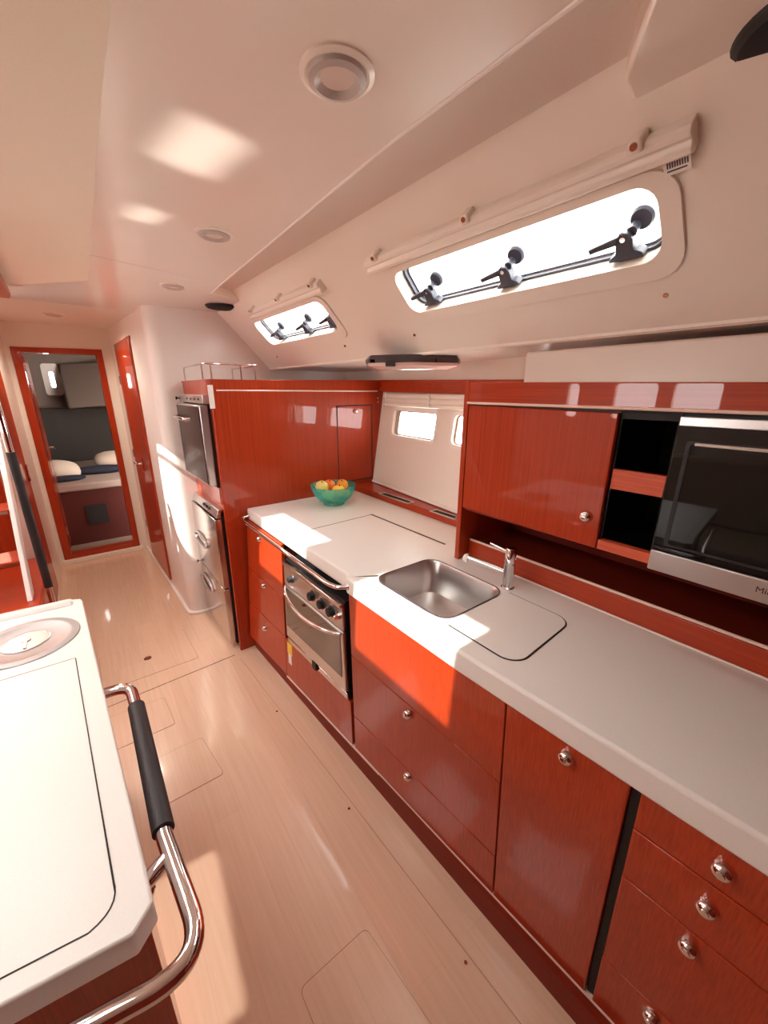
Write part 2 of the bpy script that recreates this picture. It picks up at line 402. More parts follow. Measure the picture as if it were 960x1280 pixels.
# transverse bulkhead with a rounded corner, running on aft beside the passage
plan = [(2.2, 2.985), (0.56, 2.985)]
for k in range(0, 9):
    a = R(270 - 90 * k / 8); plan.append((0.54 + 0.085 * cos(a), 3.07 + 0.085 * sin(a)))
plan += [(0.452, 3.3), (0.44, 3.65), (0.41, 4.74), (0.40, 4.86), (0.55, 4.86), (0.62, 3.12), (2.2, 3.12)]
bm = BM(); extr(bm, [(x, y, 0) for x, y in plan], (0, 0, 2.24)); struct('wall_passage', bm, 'wallwhite')
bm = BM(); extr(bm, [(x, y, 0) for x, y in ((0.60, 2.955), (0.50, 2.962), (0.443, 3.0), (0.432, 3.08), (0.424, 3.6), (0.392, 4.739), (0.43, 4.739), (0.475, 3.1), (0.50, 3.0), (0.60, 2.99))], (0, 0, 0.018))
struct('baseboard_passage', bm, 'white', bevel=0.003)
# aft wall with the doorway
bm = BM(); holed(bm, [(-2.7, 4.74, 0), (0.5, 4.74, 0), (0.5, 4.74, 2.24), (-2.7, 4.74, 2.24)],
                 [[(-0.29, 4.74, 0.06), (0.325, 4.74, 0.06), (0.325, 4.74, 2.0), (-0.29, 4.74, 2.0)]], (0, 0.10, 0))
struct('wall_aft', bm, 'gelcoat')
bm = BM(); box(bm, -0.45, -0.345, 3.28, 4.75, 0, 2.22); struct('wall_left', bm, 'gelcoat', bevel=0.004)
bm = BM(); holed(bm, [(-2.7, 3.22, 0), (-0.40, 3.22, 0), (-0.40, 3.22, 2.22), (-2.7, 3.22, 2.22)], [[(-1.0, 3.22, 0.95), (-0.46, 3.22, 0.95), (-0.46, 3.22, 2.1), (-1.0, 3.22, 2.1)]], (0, 0.08, 0)); struct('wall_companionway', bm, 'wood')
portal('sky_portal_steps', (-0.73, 3.32, 1.52), (R(-90), 0, 0), 0.56, 1.17)
# port side: slope with a window band, side deck underside, hull side with three windows, dark unseen forward end that cuts the light
PA, PB = V((-1.6, 0, 2.16)), V((-1.95, 0, 1.80))
PT = (PB - PA)
def pp(t, y, n=0.0): return PA + PT * t + V((0, y, 0)) + V((-0.69, 0, 0.72)) * n
bm = BM(); holed(bm, [pp(-.06, -2.8), pp(1.05, -2.8), pp(1.05, 3.3), pp(-.06, 3.3)], [], V((-0.69, 0, 0.72)) * 0.05)
struct('wall_port_slope', bm, 'gelcoat')
bm = BM(); box(bm, -2.7, -1.93, -2.8, 3.3, 1.80, 1.86); struct('ceiling_port_side_deck', bm, 'gelcoat')
PW = ( (1.07, 1.46), (1.60, 2.02), (2.42, 2.56))
bm = BM(); holed(bm, [(-2.45, -2.8, 0), (-2.45, 3.3, 0), (-2.45, 3.3, 1.82), (-2.45, -2.8, 1.82)], [[(-2.45, a, b) for a, b in rrect(y0, y1, 1.36, 1.74, .05, 4)] for y0, y1 in PW], (-0.06, 0, 0))
struct('wall_port', bm, 'gelcoat')
bm = BM(); box(bm, -2.7, 2.3, -1.28, -1.2, 0, 2.24); struct('wall_light_block', bm, 'wood_shaded')  # unseen wall, set close and dark to keep light off the near cabinets
portal('sky_portal_hatch', (-0.56, 0.72, 2.215), (0, 0, 0), 0.5, 0.52)
portal('sky_portal_hatch_aft', (-0.56, 1.68, 2.215), (0, 0, 0), 0.5, 0.56)
portal('sky_portal_companionway', (-0.91, 2.96, 2.21), (0, 0, 0), 1.0, 0.46)
c = sp((W1[0] + W1[1]) / 2, (W1[2] + W1[3]) / 2, 0.08)
for W, nm in ((W1, 'sky_portal_window'), (W2, 'sky_portal_window_aft')):
    c = sp((W[0] + W[1]) / 2, (W[2] + W[3]) / 2, 0.08)
    portal(nm, c, (-SN).to_track_quat('-Z', 'Y').to_euler(), W[3] - W[2], W[3] - W[2])
for y0, y1 in PW:
    portal('sky_portal_port', (-2.50, (y0 + y1) / 2, 1.55), (0, R(-90), 0), 0.40, y1 - y0)

# ------------------------------------------------------------------ aft doorway: frame, leaf, dim cabin
bm = BM(); holed(bm, [(-0.305, 4.725, 0.03), (0.338, 4.725, 0.03), (0.335, 4.725, 2.012), (-0.305, 4.725, 1.998)],
                 [[(-0.245, 4.725, 0.085), (0.285, 4.725, 0.085), (0.285, 4.725, 1.965), (-0.245, 4.725, 1.955)]], (0, 0.125, 0))
d1 = struct('door_1', bm, 'wood', bevel=0.004)
bm = BM(); box(bm, -0.275, -0.242, 4.86, 5.40, 0.10, 1.94); lf = obj('door_leaf', bm, 'wood', d1, bevel=0.003)
bm = BM(); box(bm, -0.242, -0.236, 5.285, 5.315, 1.01, 1.12); tube(bm, [(-0.238, 5.30, 1.085), (-0.195, 5.30, 1.085)], 0.008); tube(bm, [(-0.197, 5.305, 1.085), (-0.192, 5.19, 1.088)], 0.008)
obj('door_handle', bm, 'chrome', lf)
bm = BM(); box(bm, -0.243, -0.238, 4.87, 4.93, 1.62, 1.70); box(bm, -0.243, -0.238, 4.87, 4.93, 0.25, 0.33); obj('hinge', bm, 'hinge', lf)
bm = BM(); box(bm, -0.32, 0.36, 4.70, 4.86, 0.0, 0.045); struct('trim_sill', bm, 'gelcoat', bevel=0.006)
# cabin shell
bm = BM(); box(bm, -1.6, -1.5, 4.84, 7.2, 0, 2.2); struct('wall_cabin_left', bm, 'cabin_lining_dim')
bm = BM(); box(bm, 1.5, 1.6, 4.84, 7.2, 0, 2.2); struct('wall_cabin_right', bm, 'cabin_lining_dim')
bm = BM(); box(bm, -1.6, 1.6, 4.8, 7.2, 2.2, 2.26); struct('ceiling_cabin', bm, 'cabin_lining_dim')
bm = BM(); holed(bm, [(-1.6, 7.0, 0), (1.6, 7.0, 0), (1.6, 7.0, 2.24), (-1.6, 7.0, 2.24)], [[(a, 7.0, b) for a, b in rrect(-0.135, -0.085, 1.68, 1.88, 0.02, 4)]], (0, 0.06, 0))
struct('wall_cabin_aft', bm, 'cabin_lining_dim')
bm = BM(); ring(bm, [(a, 6.985, b) for a, b in rrect(-0.205, -0.02, 1.58, 1.98, 0.04, 4)], [(a, 6.985, b) for a, b in rrect(-0.135, -0.085, 1.68, 1.88, 0.02, 4)], (0, 0.02, 0))
w7 = struct('window_7', bm, 'white', bevel=0.004)
bm = BM(); extr(bm, [(a, 7.03, b) for a, b in rrect(-0.16, -0.06, 1.65, 1.91, 0.03, 4)], (0, 0.005, 0)); obj('pane', bm, 'pane', w7)
portal('sky_portal_cabin', (-0.11, 7.07, 1.78), (R(-90), 0, 0), 0.1, 0.26)
# sloped quarter liner along the top of the cabin
bm = BM(); hexa(bm, [(-0.02, 6.55, 1.42), (1.5, 6.1, 1.55), (1.5, 7.0, 1.5), (-0.02, 7.0, 1.42), (-0.02, 6.95, 1.98), (1.5, 6.6, 2.1), (1.5, 7.0, 2.1), (-0.02, 7.0, 1.98)])
struct('trim_quarter', bm, 'cabin_lining_dim', bevel=0.03)
bm = BM(); box(bm, -1.5, 1.5, 4.865, 5.2, 0.001, 0.03); struct('floor_cabin', bm, 'dim_floor')  # dark sheet added over the cabin floor so it reads dim
bt = thing('berth', 'low berth with dark wood front seen through the aft doorway', 'bed', (0, 5.2, 0))
bm = BM(); box(bm, -1.5, 1.5, 5.2, 7.0, 0, 0.62); obj('berth_base', bm, 'wood_dark', bt, bevel=0.004)
bm = BM(); box(bm, -1.5, 1.5, 5.18, 6.95, 0.62, 0.70); obj('mattress', bm, 'bedding', bt, bevel=0.02)
bm = BM(); box(bm, -1.5, 1.5, 6.9, 6.99, 0.70, 1.42); obj('headboard', bm, 'headboard', bt, bevel=0.02)
bm = BM(); holed(bm, [(-0.055, 5.196, 0.235), (0.13, 5.196, 0.235), (0.13, 5.196, 0.45), (-0.055, 5.196, 0.45)], [], (0, -0.008, 0)); obj('vent', bm, 'black', bt)

def cushion(name, c, hx_, hy_, hz_, rot, material, label, cat, group=None):
    bm = BM(); bmesh.ops.create_uvsphere(bm, u_segments=28, v_segments=16, radius=1)
    rm = Matrix.Rotation(rot[2], 3, 'Z') @ Matrix.Rotation(rot[0], 3, 'X') @ Matrix.Rotation(rot[1], 3, 'Y')
    for v in bm.verts:
        x, y, z = v.co
        e = 0.55
        f = lambda t: math.copysign(abs(t) ** .75, t)
        k = 1.0
        v.co = V(c) + rm @ V((f(x) * hx_, f(y) * hy_, z * hz_ * k))
    return tag(obj(name, bm, material), label, cat, group)
cushion('pillow', (-0.19, 5.62, 0.80), 0.17, 0.13, 0.085, (R(28), R(14), R(8)), 'pillow', 'pale pillow at left on the berth behind the open cabin door', 'pillow', 'pillows on the berth')
cushion('pillow', (0.36, 6.0, 0.815), 0.24, 0.14, 0.085, (R(24), 0, R(-6)), 'pillow', 'pale pillow at right on the berth, against the door frame', 'pillow', 'pillows on the berth')
cushion('blanket', (-0.16, 5.45, 0.722), 0.17, 0.09, 0.03, (0, 0, 0.1), 'navy', 'navy blanket folded in front of the left pillow on the berth', 'blanket', 'navy blankets on the berth')
cushion('blanket', (0.16, 5.75, 0.74), 0.26, 0.12, 0.048, (0, 0, -0.1), 'navy', 'navy blanket rolled between the two pillows on the berth', 'blanket', 'navy blankets on the berth')

# ------------------------------------------------------------------ narrow door in the passage bulkhead
def wx(y): return 0.452 + (y - 3.3) * (0.41 - 0.452) / (4.74 - 3.3)
def wslab(bm, y0, y1, z0, z1, p0, p1):
    return hexa(bm, [(wx(y0) - p0, y0, z0), (wx(y0) - p1, y0, z0), (wx(y1) - p1, y1, z0), (wx(y1) - p0, y1, z0),
                     (wx(y0) - p0, y0, z1), (wx(y0) - p1, y0, z1), (wx(y1) - p1, y1, z1), (wx(y1) - p0, y1, z1)])
bm = BM(); wslab(bm, 3.60, 4.36, 0.06, 2.0, -0.004, 0.018); d2 = struct('door_2', bm, 'wood', bevel=0.003)
bm = BM(); wslab(bm, 4.37, 4.40, 0.06, 2.03, -0.004, 0.012); wslab(bm, 3.58, 4.40, 2.003, 2.03, -0.004, 0.012); obj('door_frame', bm, 'wood', d2)
bm = BM(); x = wx(4.0) - 0.018
tube(bm, [(x + 0.01, 3.90, 1.05), (x - 0.045, 3.90, 1.05)], 0.009); tube(bm, [(x - 0.043, 3.89, 1.05), (x - 0.05, 4.02, 1.052)], 0.009); box(bm, x - 0.006, x + 0.002, 3.885, 3.915, 0.98, 1.09)
obj('door_handle', bm, 'chrome', d2)
bm = BM()
for z in (0.35, 1.05, 1.7): box(bm, wx(4.36) - 0.024, wx(4.36) - 0.014, 4.345, 4.385, z, z + 0.07)
obj('hinge', bm, 'hinge', d2)
bm = BM(); box(bm, -0.352, -0.335, 3.40, 3.95, 0.10, 1.9); d3 = struct('door_3', bm, 'wood', bevel=0.003)
bm = BM(); box(bm, -0.354, -0.331, 3.34, 3.40, 0.02, 1.96); obj('door_frame', bm, 'wood_in', d3, bevel=0.002)
bm = BM(); box(bm, -0.336, -0.325, 3.86, 3.93, 1.0, 1.12); obj('door_handle', bm, 'brass', d3)

# ------------------------------------------------------------------ companionway: step box, ladder, hand rail
t = thing('step_box', 'polished dark red step box at the foot of the companionway ladder', 'step', (-0.62, 2.65, 0))
bm = BM(); box(bm, -1.0, -0.30, 2.42, 3.21, 0, 0.58); obj('box_body', bm, 'wood_x', t, bevel=0.004)
bm = BM(); box(bm, -1.0, -0.285, 2.38, 3.21, 0.58, 0.62); obj('step_top', bm, 'wood_x', t, bevel=0.012)
t = thing('companionway_ladder', 'red wood companionway ladder with pale side rails at the left edge', 'ladder', (-0.62, 2.6, 0.62))
for x in (-0.345, -0.93):
    bm = BM(); extr(bm, [(x, 2.50, 0.621), (x, 2.60, 0.621), (x, 3.17, 1.62), (x, 3.07, 1.62)], (0.022, 0, 0)); obj('stringer', bm, 'white', t, bevel=0.004)
for k in range(4):
    z = 0.80 + 0.24 * k; y = 2.545 + (z - 0.62) * 0.57
    bm = BM(); box(bm, -0.908, -0.345, y - 0.05, y + 0.14, z - 0.015, z + 0.015); tr = obj('tread', bm, 'wood_x', t, bevel=0.006)
    bm = BM(); box(bm, -0.90, -0.35, y - 0.053, y - 0.047, z - 0.007, z + 0.007); obj('nosing', bm, 'hinge', tr)
t = thing('hand_rail', 'upright chrome hand rail with long black grip beside the companionway ladder', 'hand rail', (-0.272, 2.62, 0.0))
bm = BM(); tube(bm, fillet([(-0.278, 3.23, 1.93), (-0.272, 2.70, 1.93), (-0.265, 2.62, 1.85), (-0.262, 2.62, 0.0)], 0.08), 0.014); obj('pole', bm, 'chrome', t)
bm = BM(); tube(bm, [(-0.265, 2.62, 1.36), (-0.262, 2.62, 0.63)], 0.019); obj('grip', bm, 'leather', t)
bm = BM(); lathe(bm, [(0.0, 0.0), (0.028, 0.0), (0.028, 0.006), (0.015, 0.008)], (-0.262, 2.62, 0.0005)); obj('foot_flange', bm, 'chrome', t)
bm = BM(); extr(bm, [(-0.20, y, z) for y, z in ((1.75, 2.144), (2.93, 2.144), (2.93, 2.10), (2.90, 2.09), (1.80, 2.09), (1.75, 2.11))], (0.068, 0, 0))
tag(obj('grab_rail', bm, 'wood_y', bevel=0.012), 'red wood grab rail under the ceiling at the far left edge', 'grab rail')

# ================================================================== GALLEY BASE UNITS
CT = 0.965
def xt(y): return 0.735 + 0.05 * max(0, 0.6 - y) - 0.004 * max(0, y - 1.1)
def xb(y): return 0.825 - 0.066 * y
def fx(y, z): return xt(y) + (xb(y) - xt(y)) * (0.9 - z) / 0.8
def bslab(bm, y0, y1, z0, z1, out=0.0, th=0.018):
    """front panel lying on the (slightly flared) face of the base units"""
    f = lambda y, z, d: (fx(y, z) + d, y, z)
    return hexa(bm, [f(y0, z0, -out), f(y0, z0, th), f(y1, z0, th), f(y1, z0, -out), f(y0, z1, -out), f(y0, z1, th), f(y1, z1, th), f(y1, z1, -out)])
def push_knob(parent, p, axis, r=0.017, name='knob'):
    bm = BM(); lathe(bm, [(r * 1.08, 0.0), (r * 1.1, .003), (r * 1.02, .006), (r * .98, .008), (r * .94, .011), (r * .80, .0155), (r * .5, .0185), (0, .0195)], p, axis, 28)
    k = obj(name, bm, 'chrome', parent)
    bm = BM(); lathe(bm, [(0, .0194), (r * .42, .0188), (r * .36, .0205), (0, .021)], p, axis, 20)
    obj('button', bm, 'chrome', k)
    return k
OUT = V((-1, 0, 0.05)).normalized()
def base_unit(label, y0, y1, fronts, group='galley base units', zt=0.86):
    t = thing('base_cabinet', label, 'cabinet', (0.9, (y0 + y1) / 2, 0.0), group)
    bm = BM()
    f = lambda y, z: fx(y, z) + 0.019
    hexa(bm, [(f(y0, .1), y0 + .001, .1), (1.24, y0 + .001, .1), (1.24, y1 - .001, .1), (f(y1, .1), y1 - .001, .1), (f(y0, zt), y0 + .001, zt), (1.24, y0 + .001, zt), (1.24, y1 - .001, zt), (f(y1, zt), y1 - .001, zt)])
    obj('carcass', bm, 'wood_dark', t)
    for nm, z0, z1, kn in fronts:
        g = 0.002
        bm = BM(); bslab(bm, y0 + g, y1 - g, z0 + g, z1 - g)
        d = obj(nm, bm, 'wood', t, bevel=0.0025)
        if kn: push_knob(d, (fx(*kn) - 0.0005, kn[0], kn[1]), OUT)
    return t
base_unit('narrow base cabinet with three knobs between the fridge housing and the oven', 1.80, 2.30,
          [('drawer', .59, .895, (2.085, .84)), ('door', .35, .59, (2.045, .565)), ('drawer', .10, .35, (2.055, .28))])
ob = base_unit('oven base cabinet with a plain red panel under the oven and a yellow label', 1.185, 1.80, [('panel', .10, .345, None)], zt=0.345)
base_unit('wide base cabinet with three drawers under the sink, top drawer in sunlight', 0.445, 1.17,
          [('drawer', .60, .895, None), ('drawer', .285, .60, (0.818, .565)), ('drawer', .10, .285, (0.822, .262))], zt=0.79)
base_unit('base cabinet with one tall plain door between the sink drawers and the black gap', 0.158, 0.445, [('door', .10, .895, (0.285, .855))])
base_unit('base cabinet with a stack of four knobbed drawers at the lower right corner', -0.36, 0.142,
          [('drawer', .785, .895, (0.005, .842)), ('drawer', .63, .785, (0.007, .728)), ('drawer', .31, .63, (0.012, .59)), ('drawer', .10, .31, (0.028, .275))])
base_unit('base cabinet beyond the stacked drawers at the frame corner', -1.2, -0.36, [('door', .10, .895, None)])
bm = BM(); bslab(bm, 0.142, 0.158, .10, .895, -0.012, 0.03); tag(obj('gap_shade_strip', bm, 'void'), 'black strip that darkens the open gap beside the plain tall door', 'gap strip')  # black sheet stands in for the dark of the open gap
# energy label on the oven unit
bm = BM(); bslab(bm, 1.725, 1.775, .268, .335, 0.002, -0.0005); obj('sticker', bm, 'yellow', ob)
bm = BM(); bslab(bm, 1.735, 1.768, .205, .268, 0.002, -0.0005); obj('tag', bm, 'paper', ob)
# plinth with a bright bead along the top
def xp(y): return 0.797 - 0.041 * y
bm = BM()
hexa(bm, [(xp(-1.2), -1.2, 0), (1.2, -1.2, 0), (1.2, 2.30, 0), (xp(2.30), 2.30, 0), (xp(-1.2), -1.2, .098), (1.2, -1.2, .098), (1.2, 2.30, .098), (xp(2.30) - .0, 2.30, .098)])
pl = tag(obj('plinth', bm, 'wood_shaded'), 'long red plinth along the floor under the galley base cabinets', 'plinth')
bm = BM(); ya, yb_ = -1.2, 1.80
hexa(bm, [(fx(ya, .1) - .003, ya, .092), (fx(ya, .1) + .03, ya, .092), (fx(yb_, .1) + .03, yb_, .092), (fx(yb_, .1) - .003, yb_, .092),
          (fx(ya, .1) - .003, ya, .0985), (fx(ya, .1) + .03, ya, .0985), (fx(yb_, .1) + .03, yb_, .0985), (fx(yb_, .1) - .003, yb_, .0985)])
obj('bead', bm, 'pale_bead', pl)

# ------------------------------------------------------------------ oven
ov = thing('oven', 'stainless galley oven with black knobs and bowed handle under the worktop', 'oven', (0.75, 1.46, 0.36))
Y0, Y1 = 1.195, 1.742
bm = BM(); bslab(bm, Y0, Y1, .352, .84, 0.0, 0.30); obj('housing', bm, 'black', ov)
bm = BM(); bslab(bm, Y0, Y1, .705, .83, 0.016, -0.001); cp = obj('control_panel', bm, 'steel', ov, bevel=0.004)
bm = BM(); bslab(bm, Y0, Y1, .815, .835, 0.028, -0.004); obj('top_rim', bm, 'steel_b', ov, bevel=0.004)
for y, r, c in ((1.648, .016, 'black'), (1.441, .022, 'black'), (1.353, .022, 'black'), (1.276, .022, 'black'), (1.222, .012, 'chrome')):
    z = .765
    bm = BM(); p = (fx(y, z) - 0.016, y, z)
    lathe(bm, [(r * 1.15, 0), (r * 1.15, .004), (r, .006), (r * .9, .022), (r * .6, .025), (0, .025)], p, OUT, 20)
    k = obj('knob', bm, c, ov)
    if c == 'black':
        bm = BM(); lathe(bm, [(0, 0), (r * 1.35, 0.0), (r * 1.35, .0025), (r, .003)], p, OUT, 24); obj('collar', bm, 'chrome', k)
bm = BM(); bslab(bm, Y0, Y1, .40, .70, 0.018, -0.001); dr = obj('oven_door', bm, 'steel', ov, bevel=0.004)
bm = BM(); bslab(bm, Y0 + .022, Y1 - .015, .468, .69, 0.0205, -0.017); obj('window', bm, 'ovenglass', dr)
bm = BM(); hd = []
for k in range(17):
    tt = k / 16; y = Y1 - .02 - tt * (Y1 - Y0 - .03); bow = sin(pi * tt)
    hd.append((fx(y, .69) - 0.024 - 0.048 * bow ** .6, y, .694 - 0.022 * bow))
tube(bm, hd, 0.008, 12); obj('handle', bm, 'chrome', dr)
bm = BM(); bslab(bm, Y0, Y1, .358, .388, 0.012, -0.001); obj('bottom_rail', bm, 'steel_b', ov, bevel=0.003)
bm = BM(); bslab(bm, 1.44, 1.475, .36, .40, 0.022, -0.008); obj('latch', bm, 'black', ov)

# ------------------------------------------------------------------ worktop
SK = (0.805, 1.115, 0.722, 1.095)
out = [(0.745, 2.318), (0.744, 1.9), (0.742, 1.5), (0.742, 1.20), (0.736, 1.178), (0.722, 1.165), (0.724, 1.0), (0.727, 0.6), (0.735, 0.4), (0.748, 0.12), (0.757, -0.05), (0.774, -0.4), (0.812, -1.2),
       (1.262, -1.2), (1.262, 1.03), (1.505, 1.03), (1.521, 2.318)]
bm = BM(); holed(bm, [(x, y, CT) for x, y in out], [[(x, y, CT) for x, y in rrect(*SK, .055, 6)]], (0, 0, -0.07))
wt = tag(obj('worktop', bm, 'counter', bevel=0.009, seg=3), 'long cream solid surface galley worktop above the red base cabinets', 'worktop')
def seamline(pts, w, parent, name='seam', m_='seam', z=CT + 0.0004, h=0.0005):
    bm = BM(); pts = [V((p[0], p[1], 0)) for p in pts]; L_, R_ = [], []
    for i, p in enumerate(pts):
        t = (pts[min(i + 1, len(pts) - 1)] - pts[max(i - 1, 0)]).normalized(); n = V((-t.y, t.x, 0)) * w / 2
        L_.append(p + n + V((0, 0, z))); R_.append(p - n + V((0, 0, z)))
    extr(bm, L_ + R_[::-1], (0, 0, h)); return obj(name, bm, m_, parent, smooth=False)
seamline([(0.76, 1.728), (1.272, 1.75)], 0.004, wt)
seamline([(1.272, 1.755), (1.273, 1.166)], 0.011, wt)
# left front upstand blocks of the worktop, and the guard rail before the oven
gr = thing('guard_rail', 'chrome guard rail bowed along the worktop front above the oven', 'rail', (0.70, 1.7, 0.90))
bm = BM(); tube(bm, fillet([(0.745, 2.285, .925), (0.70, 2.285, .918), (0.688, 2.24, .912), (0.690, 1.25, .912), (0.698, 1.19, .918), (0.73, 1.155, .925)], .03), 0.009, 14); obj('bar', bm, 'chrome', gr)
for p in ((0.741, 2.285, .925), (0.728, 1.158, .925)):
    bm = BM(); lathe(bm, [(0, 0), (.016, 0), (.016, .004), (.010, .008)], p, (-1, 0, -.1), 18); obj('end_fitting', bm, 'chrome', gr)

# sink bowl hung in the opening
sk = thing('sink', 'brushed stainless sink bowl let into the worktop left of its cover', 'sink', (0.96, 0.91, CT))
bm = BM()
lo = []
for d, z, rr in ((-0.001, CT - .001, .054), (0.004, CT - .012, .055), (0.010, CT - .09, .055), (0.022, CT - .135, .06), (0.055, CT - .150, .05), (0.10, CT - .153, .03)):
    lo.append([(x, y, z) for x, y in rrect(SK[0] + d, SK[1] - d, SK[2] + d, SK[3] - d, rr, 8)])
loft(bm, lo, cap0=False); obj('bowl', bm, 'steel', sk)
bm = BM(); lathe(bm, [(0, 0), (.03, 0), (.042, .002), (.042, .004), (.03, .003), (0.012, .003), (0, .006)], (0.96, 0.90, CT - .1525)); obj('drain', bm, 'chrome', sk)
bm = BM(); ring(bm, [(x, y, CT - .0005) for x, y in rrect(SK[0] - .004, SK[1] + .004, SK[2] - .004, SK[3] + .004, .058, 6)], [(x, y, CT - .0005) for x, y in rrect(SK[0], SK[1], SK[2], SK[3], .055, 6)], (0, 0, .002)); obj('rim', bm, 'grey', sk)  # rim darkened for the shadow along the sink edge
# sink cover: a flush lid of the worktop's own material with a dark joint
def lid_loop(g, z):
    o = []
    for cx, cy, a0, r in ((1.075, 0.505, 270, .04), ):
        pass
    pts = [(0.80 - g, 0.70)] + [(0.80 - g, 0.52)]
    for k in range(9):
        a = R(180 + 90 * k / 8); pts.append((0.852 + (.052 + g) * cos(a), 0.518 + (.052 + g) * sin(a)))
    for k in range(9):
        a = R(270 + 90 * k / 8); pts.append((1.062 + (.052 + g) * cos(a), 0.53 + (.052 + g) * sin(a)))
    pts += [(1.114 + g, 0.708)]
    return [(x, y, z) for x, y in pts]
sc = tag(obj('sink_cover', extr(BM(), lid_loop(0, CT + .0006), (0, 0, .0022)), 'counter', bevel=0.0008), 'flush cream cover with rounded corners lying right of the sink', 'sink cover')
obj('seam', extr(BM(), lid_loop(0.005, CT + .0003), (0, 0, .0005)), 'seam', sc)

# mixer tap
fc = thing('faucet', 'chrome single lever mixer tap standing behind the sink', 'tap', (1.145, 0.735, CT))
bm = BM(); lathe(bm, [(0, 0), (.024, 0), (.024, .004), (.0195, .007), (.0195, .095), (.018, .097), (.018, .100), (.0195, .102), (.0195, .152), (.0175, .156), (0, .157)], (1.145, 0.735, CT + .0005)); obj('body', bm, 'chrome', fc)
bm = BM(); tube(bm, [(1.145, .735, CT + .058), (1.132, .83, CT + .064), (1.12, .905, CT + .068)], .0115); sp_ = obj('spout', bm, 'chrome', fc)
bm = BM(); lathe(bm, [(0, -.004), (.015, -.004), (.017, 0), (.017, .012), (.013, .016), (0, .014)], (1.12, .905, CT + .062), (-.1, .8, .25)); obj('aerator', bm, 'white', sp_)
bm = BM(); tube(bm, [(1.145, .74, CT + .135), (1.14, .82, CT + .148)], [.006, .0045]); obj('lever', bm, 'chrome', fc)

# fruit bowl
bc = V((1.215, 2.075, CT))
prof = [(.0, .004), (.055, .004), (.062, .0), (.066, .002), (.062, .012), (.085, .026), (.112, .052), (.130, .085), (.139, .118), (.142, .123), (.140, .126), (.135, .121), (.126, .088), (.107, .056), (.08, .032), (.055, .018), (.0, .014)]
bm = BM(); lathe(bm, prof, bc + V((0, 0, .0006)), n=40); tag(obj('fruit_bowl', bm, 'teal'), 'teal glass fruit bowl on the worktop by the tall red panel', 'bowl')
def fruit(name, p, r, m_, label, sq=0.93, stem=True):
    t = thing(name, label, 'fruit', bc + V(p), 'fruit in the teal bowl')
    bm = BM(); c = bc + V(p)
    n = 12; pr = [(0, -r * sq)]
    for k in range(1, n):
        a = -pi / 2 + pi * k / n; pr.append((r * cos(a), r * sq * sin(a) - (r * .10 if k == n - 1 else 0)))
    pr.append((0, r * sq * .80)); ax = V((-0.25 + .5 * random.random(), -.35 + .4 * random.random(), 1))
    lathe(bm, pr, c, ax, 24); obj('flesh', bm, m_, t)
    bm = BM(); lathe(bm, [(.004, 0), (.0035, .004), (.0028, .010), (0, .011)], c + ax.normalized() * r * sq * .80, ax, 8); obj('stem', bm, 'stem', t)
fr = [('apple', (-.082, -.004, .124), .040, 'apple', 'pale yellow green apple with a dark stem, highest at the left of the bowl'),
      ('orange', (.0, .05, .112), .038, 'orange', 'deep orange at the back of the bowl between the apple and the clementine'),
      ('clementine', (.075, .015, .110), .038, 'amber', 'amber clementine at the right of the teal bowl'),
      ('lemon', (.004, -.055, .095), .040, 'lemon', 'large yellow lemon at the front centre of the teal bowl'),
      ('lemon', (-.062, -.05, .080), .033, 'lemon', 'small yellow lemon at front left of the bowl, below the apple'),
      ('clementine', (.06, -.045, .070), .030, 'amber', 'clementine low at front right, seen through the teal glass'),
      ('orange', (-.005, -.02, .045), .030, 'amber', 'orange at the bottom of the bowl beneath the lemon'),
      ('apple', (-.02, .055, .055), .03, 'apple', 'apple buried at the back of the bowl under the deep orange')]
for a in fr: fruit(*a)

# ================================================================== TALL FRIDGE HOUSING
PY = 2.32
th_ = thing('tall_cabinet', 'tall red fridge housing with a wide glossy side panel facing the galley', 'cabinet', (1.2, 2.65, 0))
bm = BM(); hexa(bm, [(0.609, PY, 0), (1.78, PY, 0), (1.78, PY + .02, 0), (0.609, PY + .02, 0), (0.619, PY, 1.705), (1.90, PY, 1.725), (1.90, PY + .02, 1.725), (0.619, PY + .02, 1.705)])
obj('side_panel', bm, 'wood', th_, bevel=0.003)
bm = BM(); box(bm, 0.622, 1.9, PY + .02, 2.975, 0.02, 1.70); obj('carcass', bm, 'wood', th_)
bm = BM(); box(bm, 0.616, 1.9, PY - .001, 2.98, 1.70, 1.708); obj('top_panel', bm, 'wood_x', th_)
bm = BM(); tube(bm, [(0.648, PY - .001, 1.650), (1.745, PY - .001, 1.648)], .0045, 8); obj('bead', bm, 'pale_bead', th_)
bm = BM(); box(bm, 0.604, 0.632, PY - .004, PY + .001, 1.555, 1.678); obj('white_plate', bm, 'white', th_, bevel=0.002)  # white plate near the top of the front corner
# flush hatch in the side panel
def pslab(bm, x0, x1, z0, z1, p): return box(bm, x0, x1, PY - p, PY + .004, z0, z1)
bm = BM(); ring(bm, [(a, PY - .001, b) for a, b in rrect(1.402, 1.698, 1.028, 1.558, .006, 2)], [(a, PY - .001, b) for a, b in rrect(1.408, 1.691, 1.035, 1.551, .005, 2)], (0, .0015, 0)); hg = obj('hatch_joint', bm, 'seam', th_)
bm = BM(); pslab(bm, 1.409, 1.690, 1.036, 1.550, .0025); hh = obj('hatch', bm, 'wood', th_, bevel=0.0015)
push_knob(hh, (1.552, PY - .0025, 1.516), (0, -1, 0), .014)
bm = BM(); lathe(bm, [(0, 0), (.005, 0), (.005, .002), (0, .002)], (1.748, PY - .0005, 1.60), (0, -1, 0), 10); lathe(bm, [(0, 0), (.005, 0), (.005, .002), (0, .002)], (1.748, PY - .0005, 1.575), (0, -1, 0), 10); obj('screw', bm, 'chrome', th_)

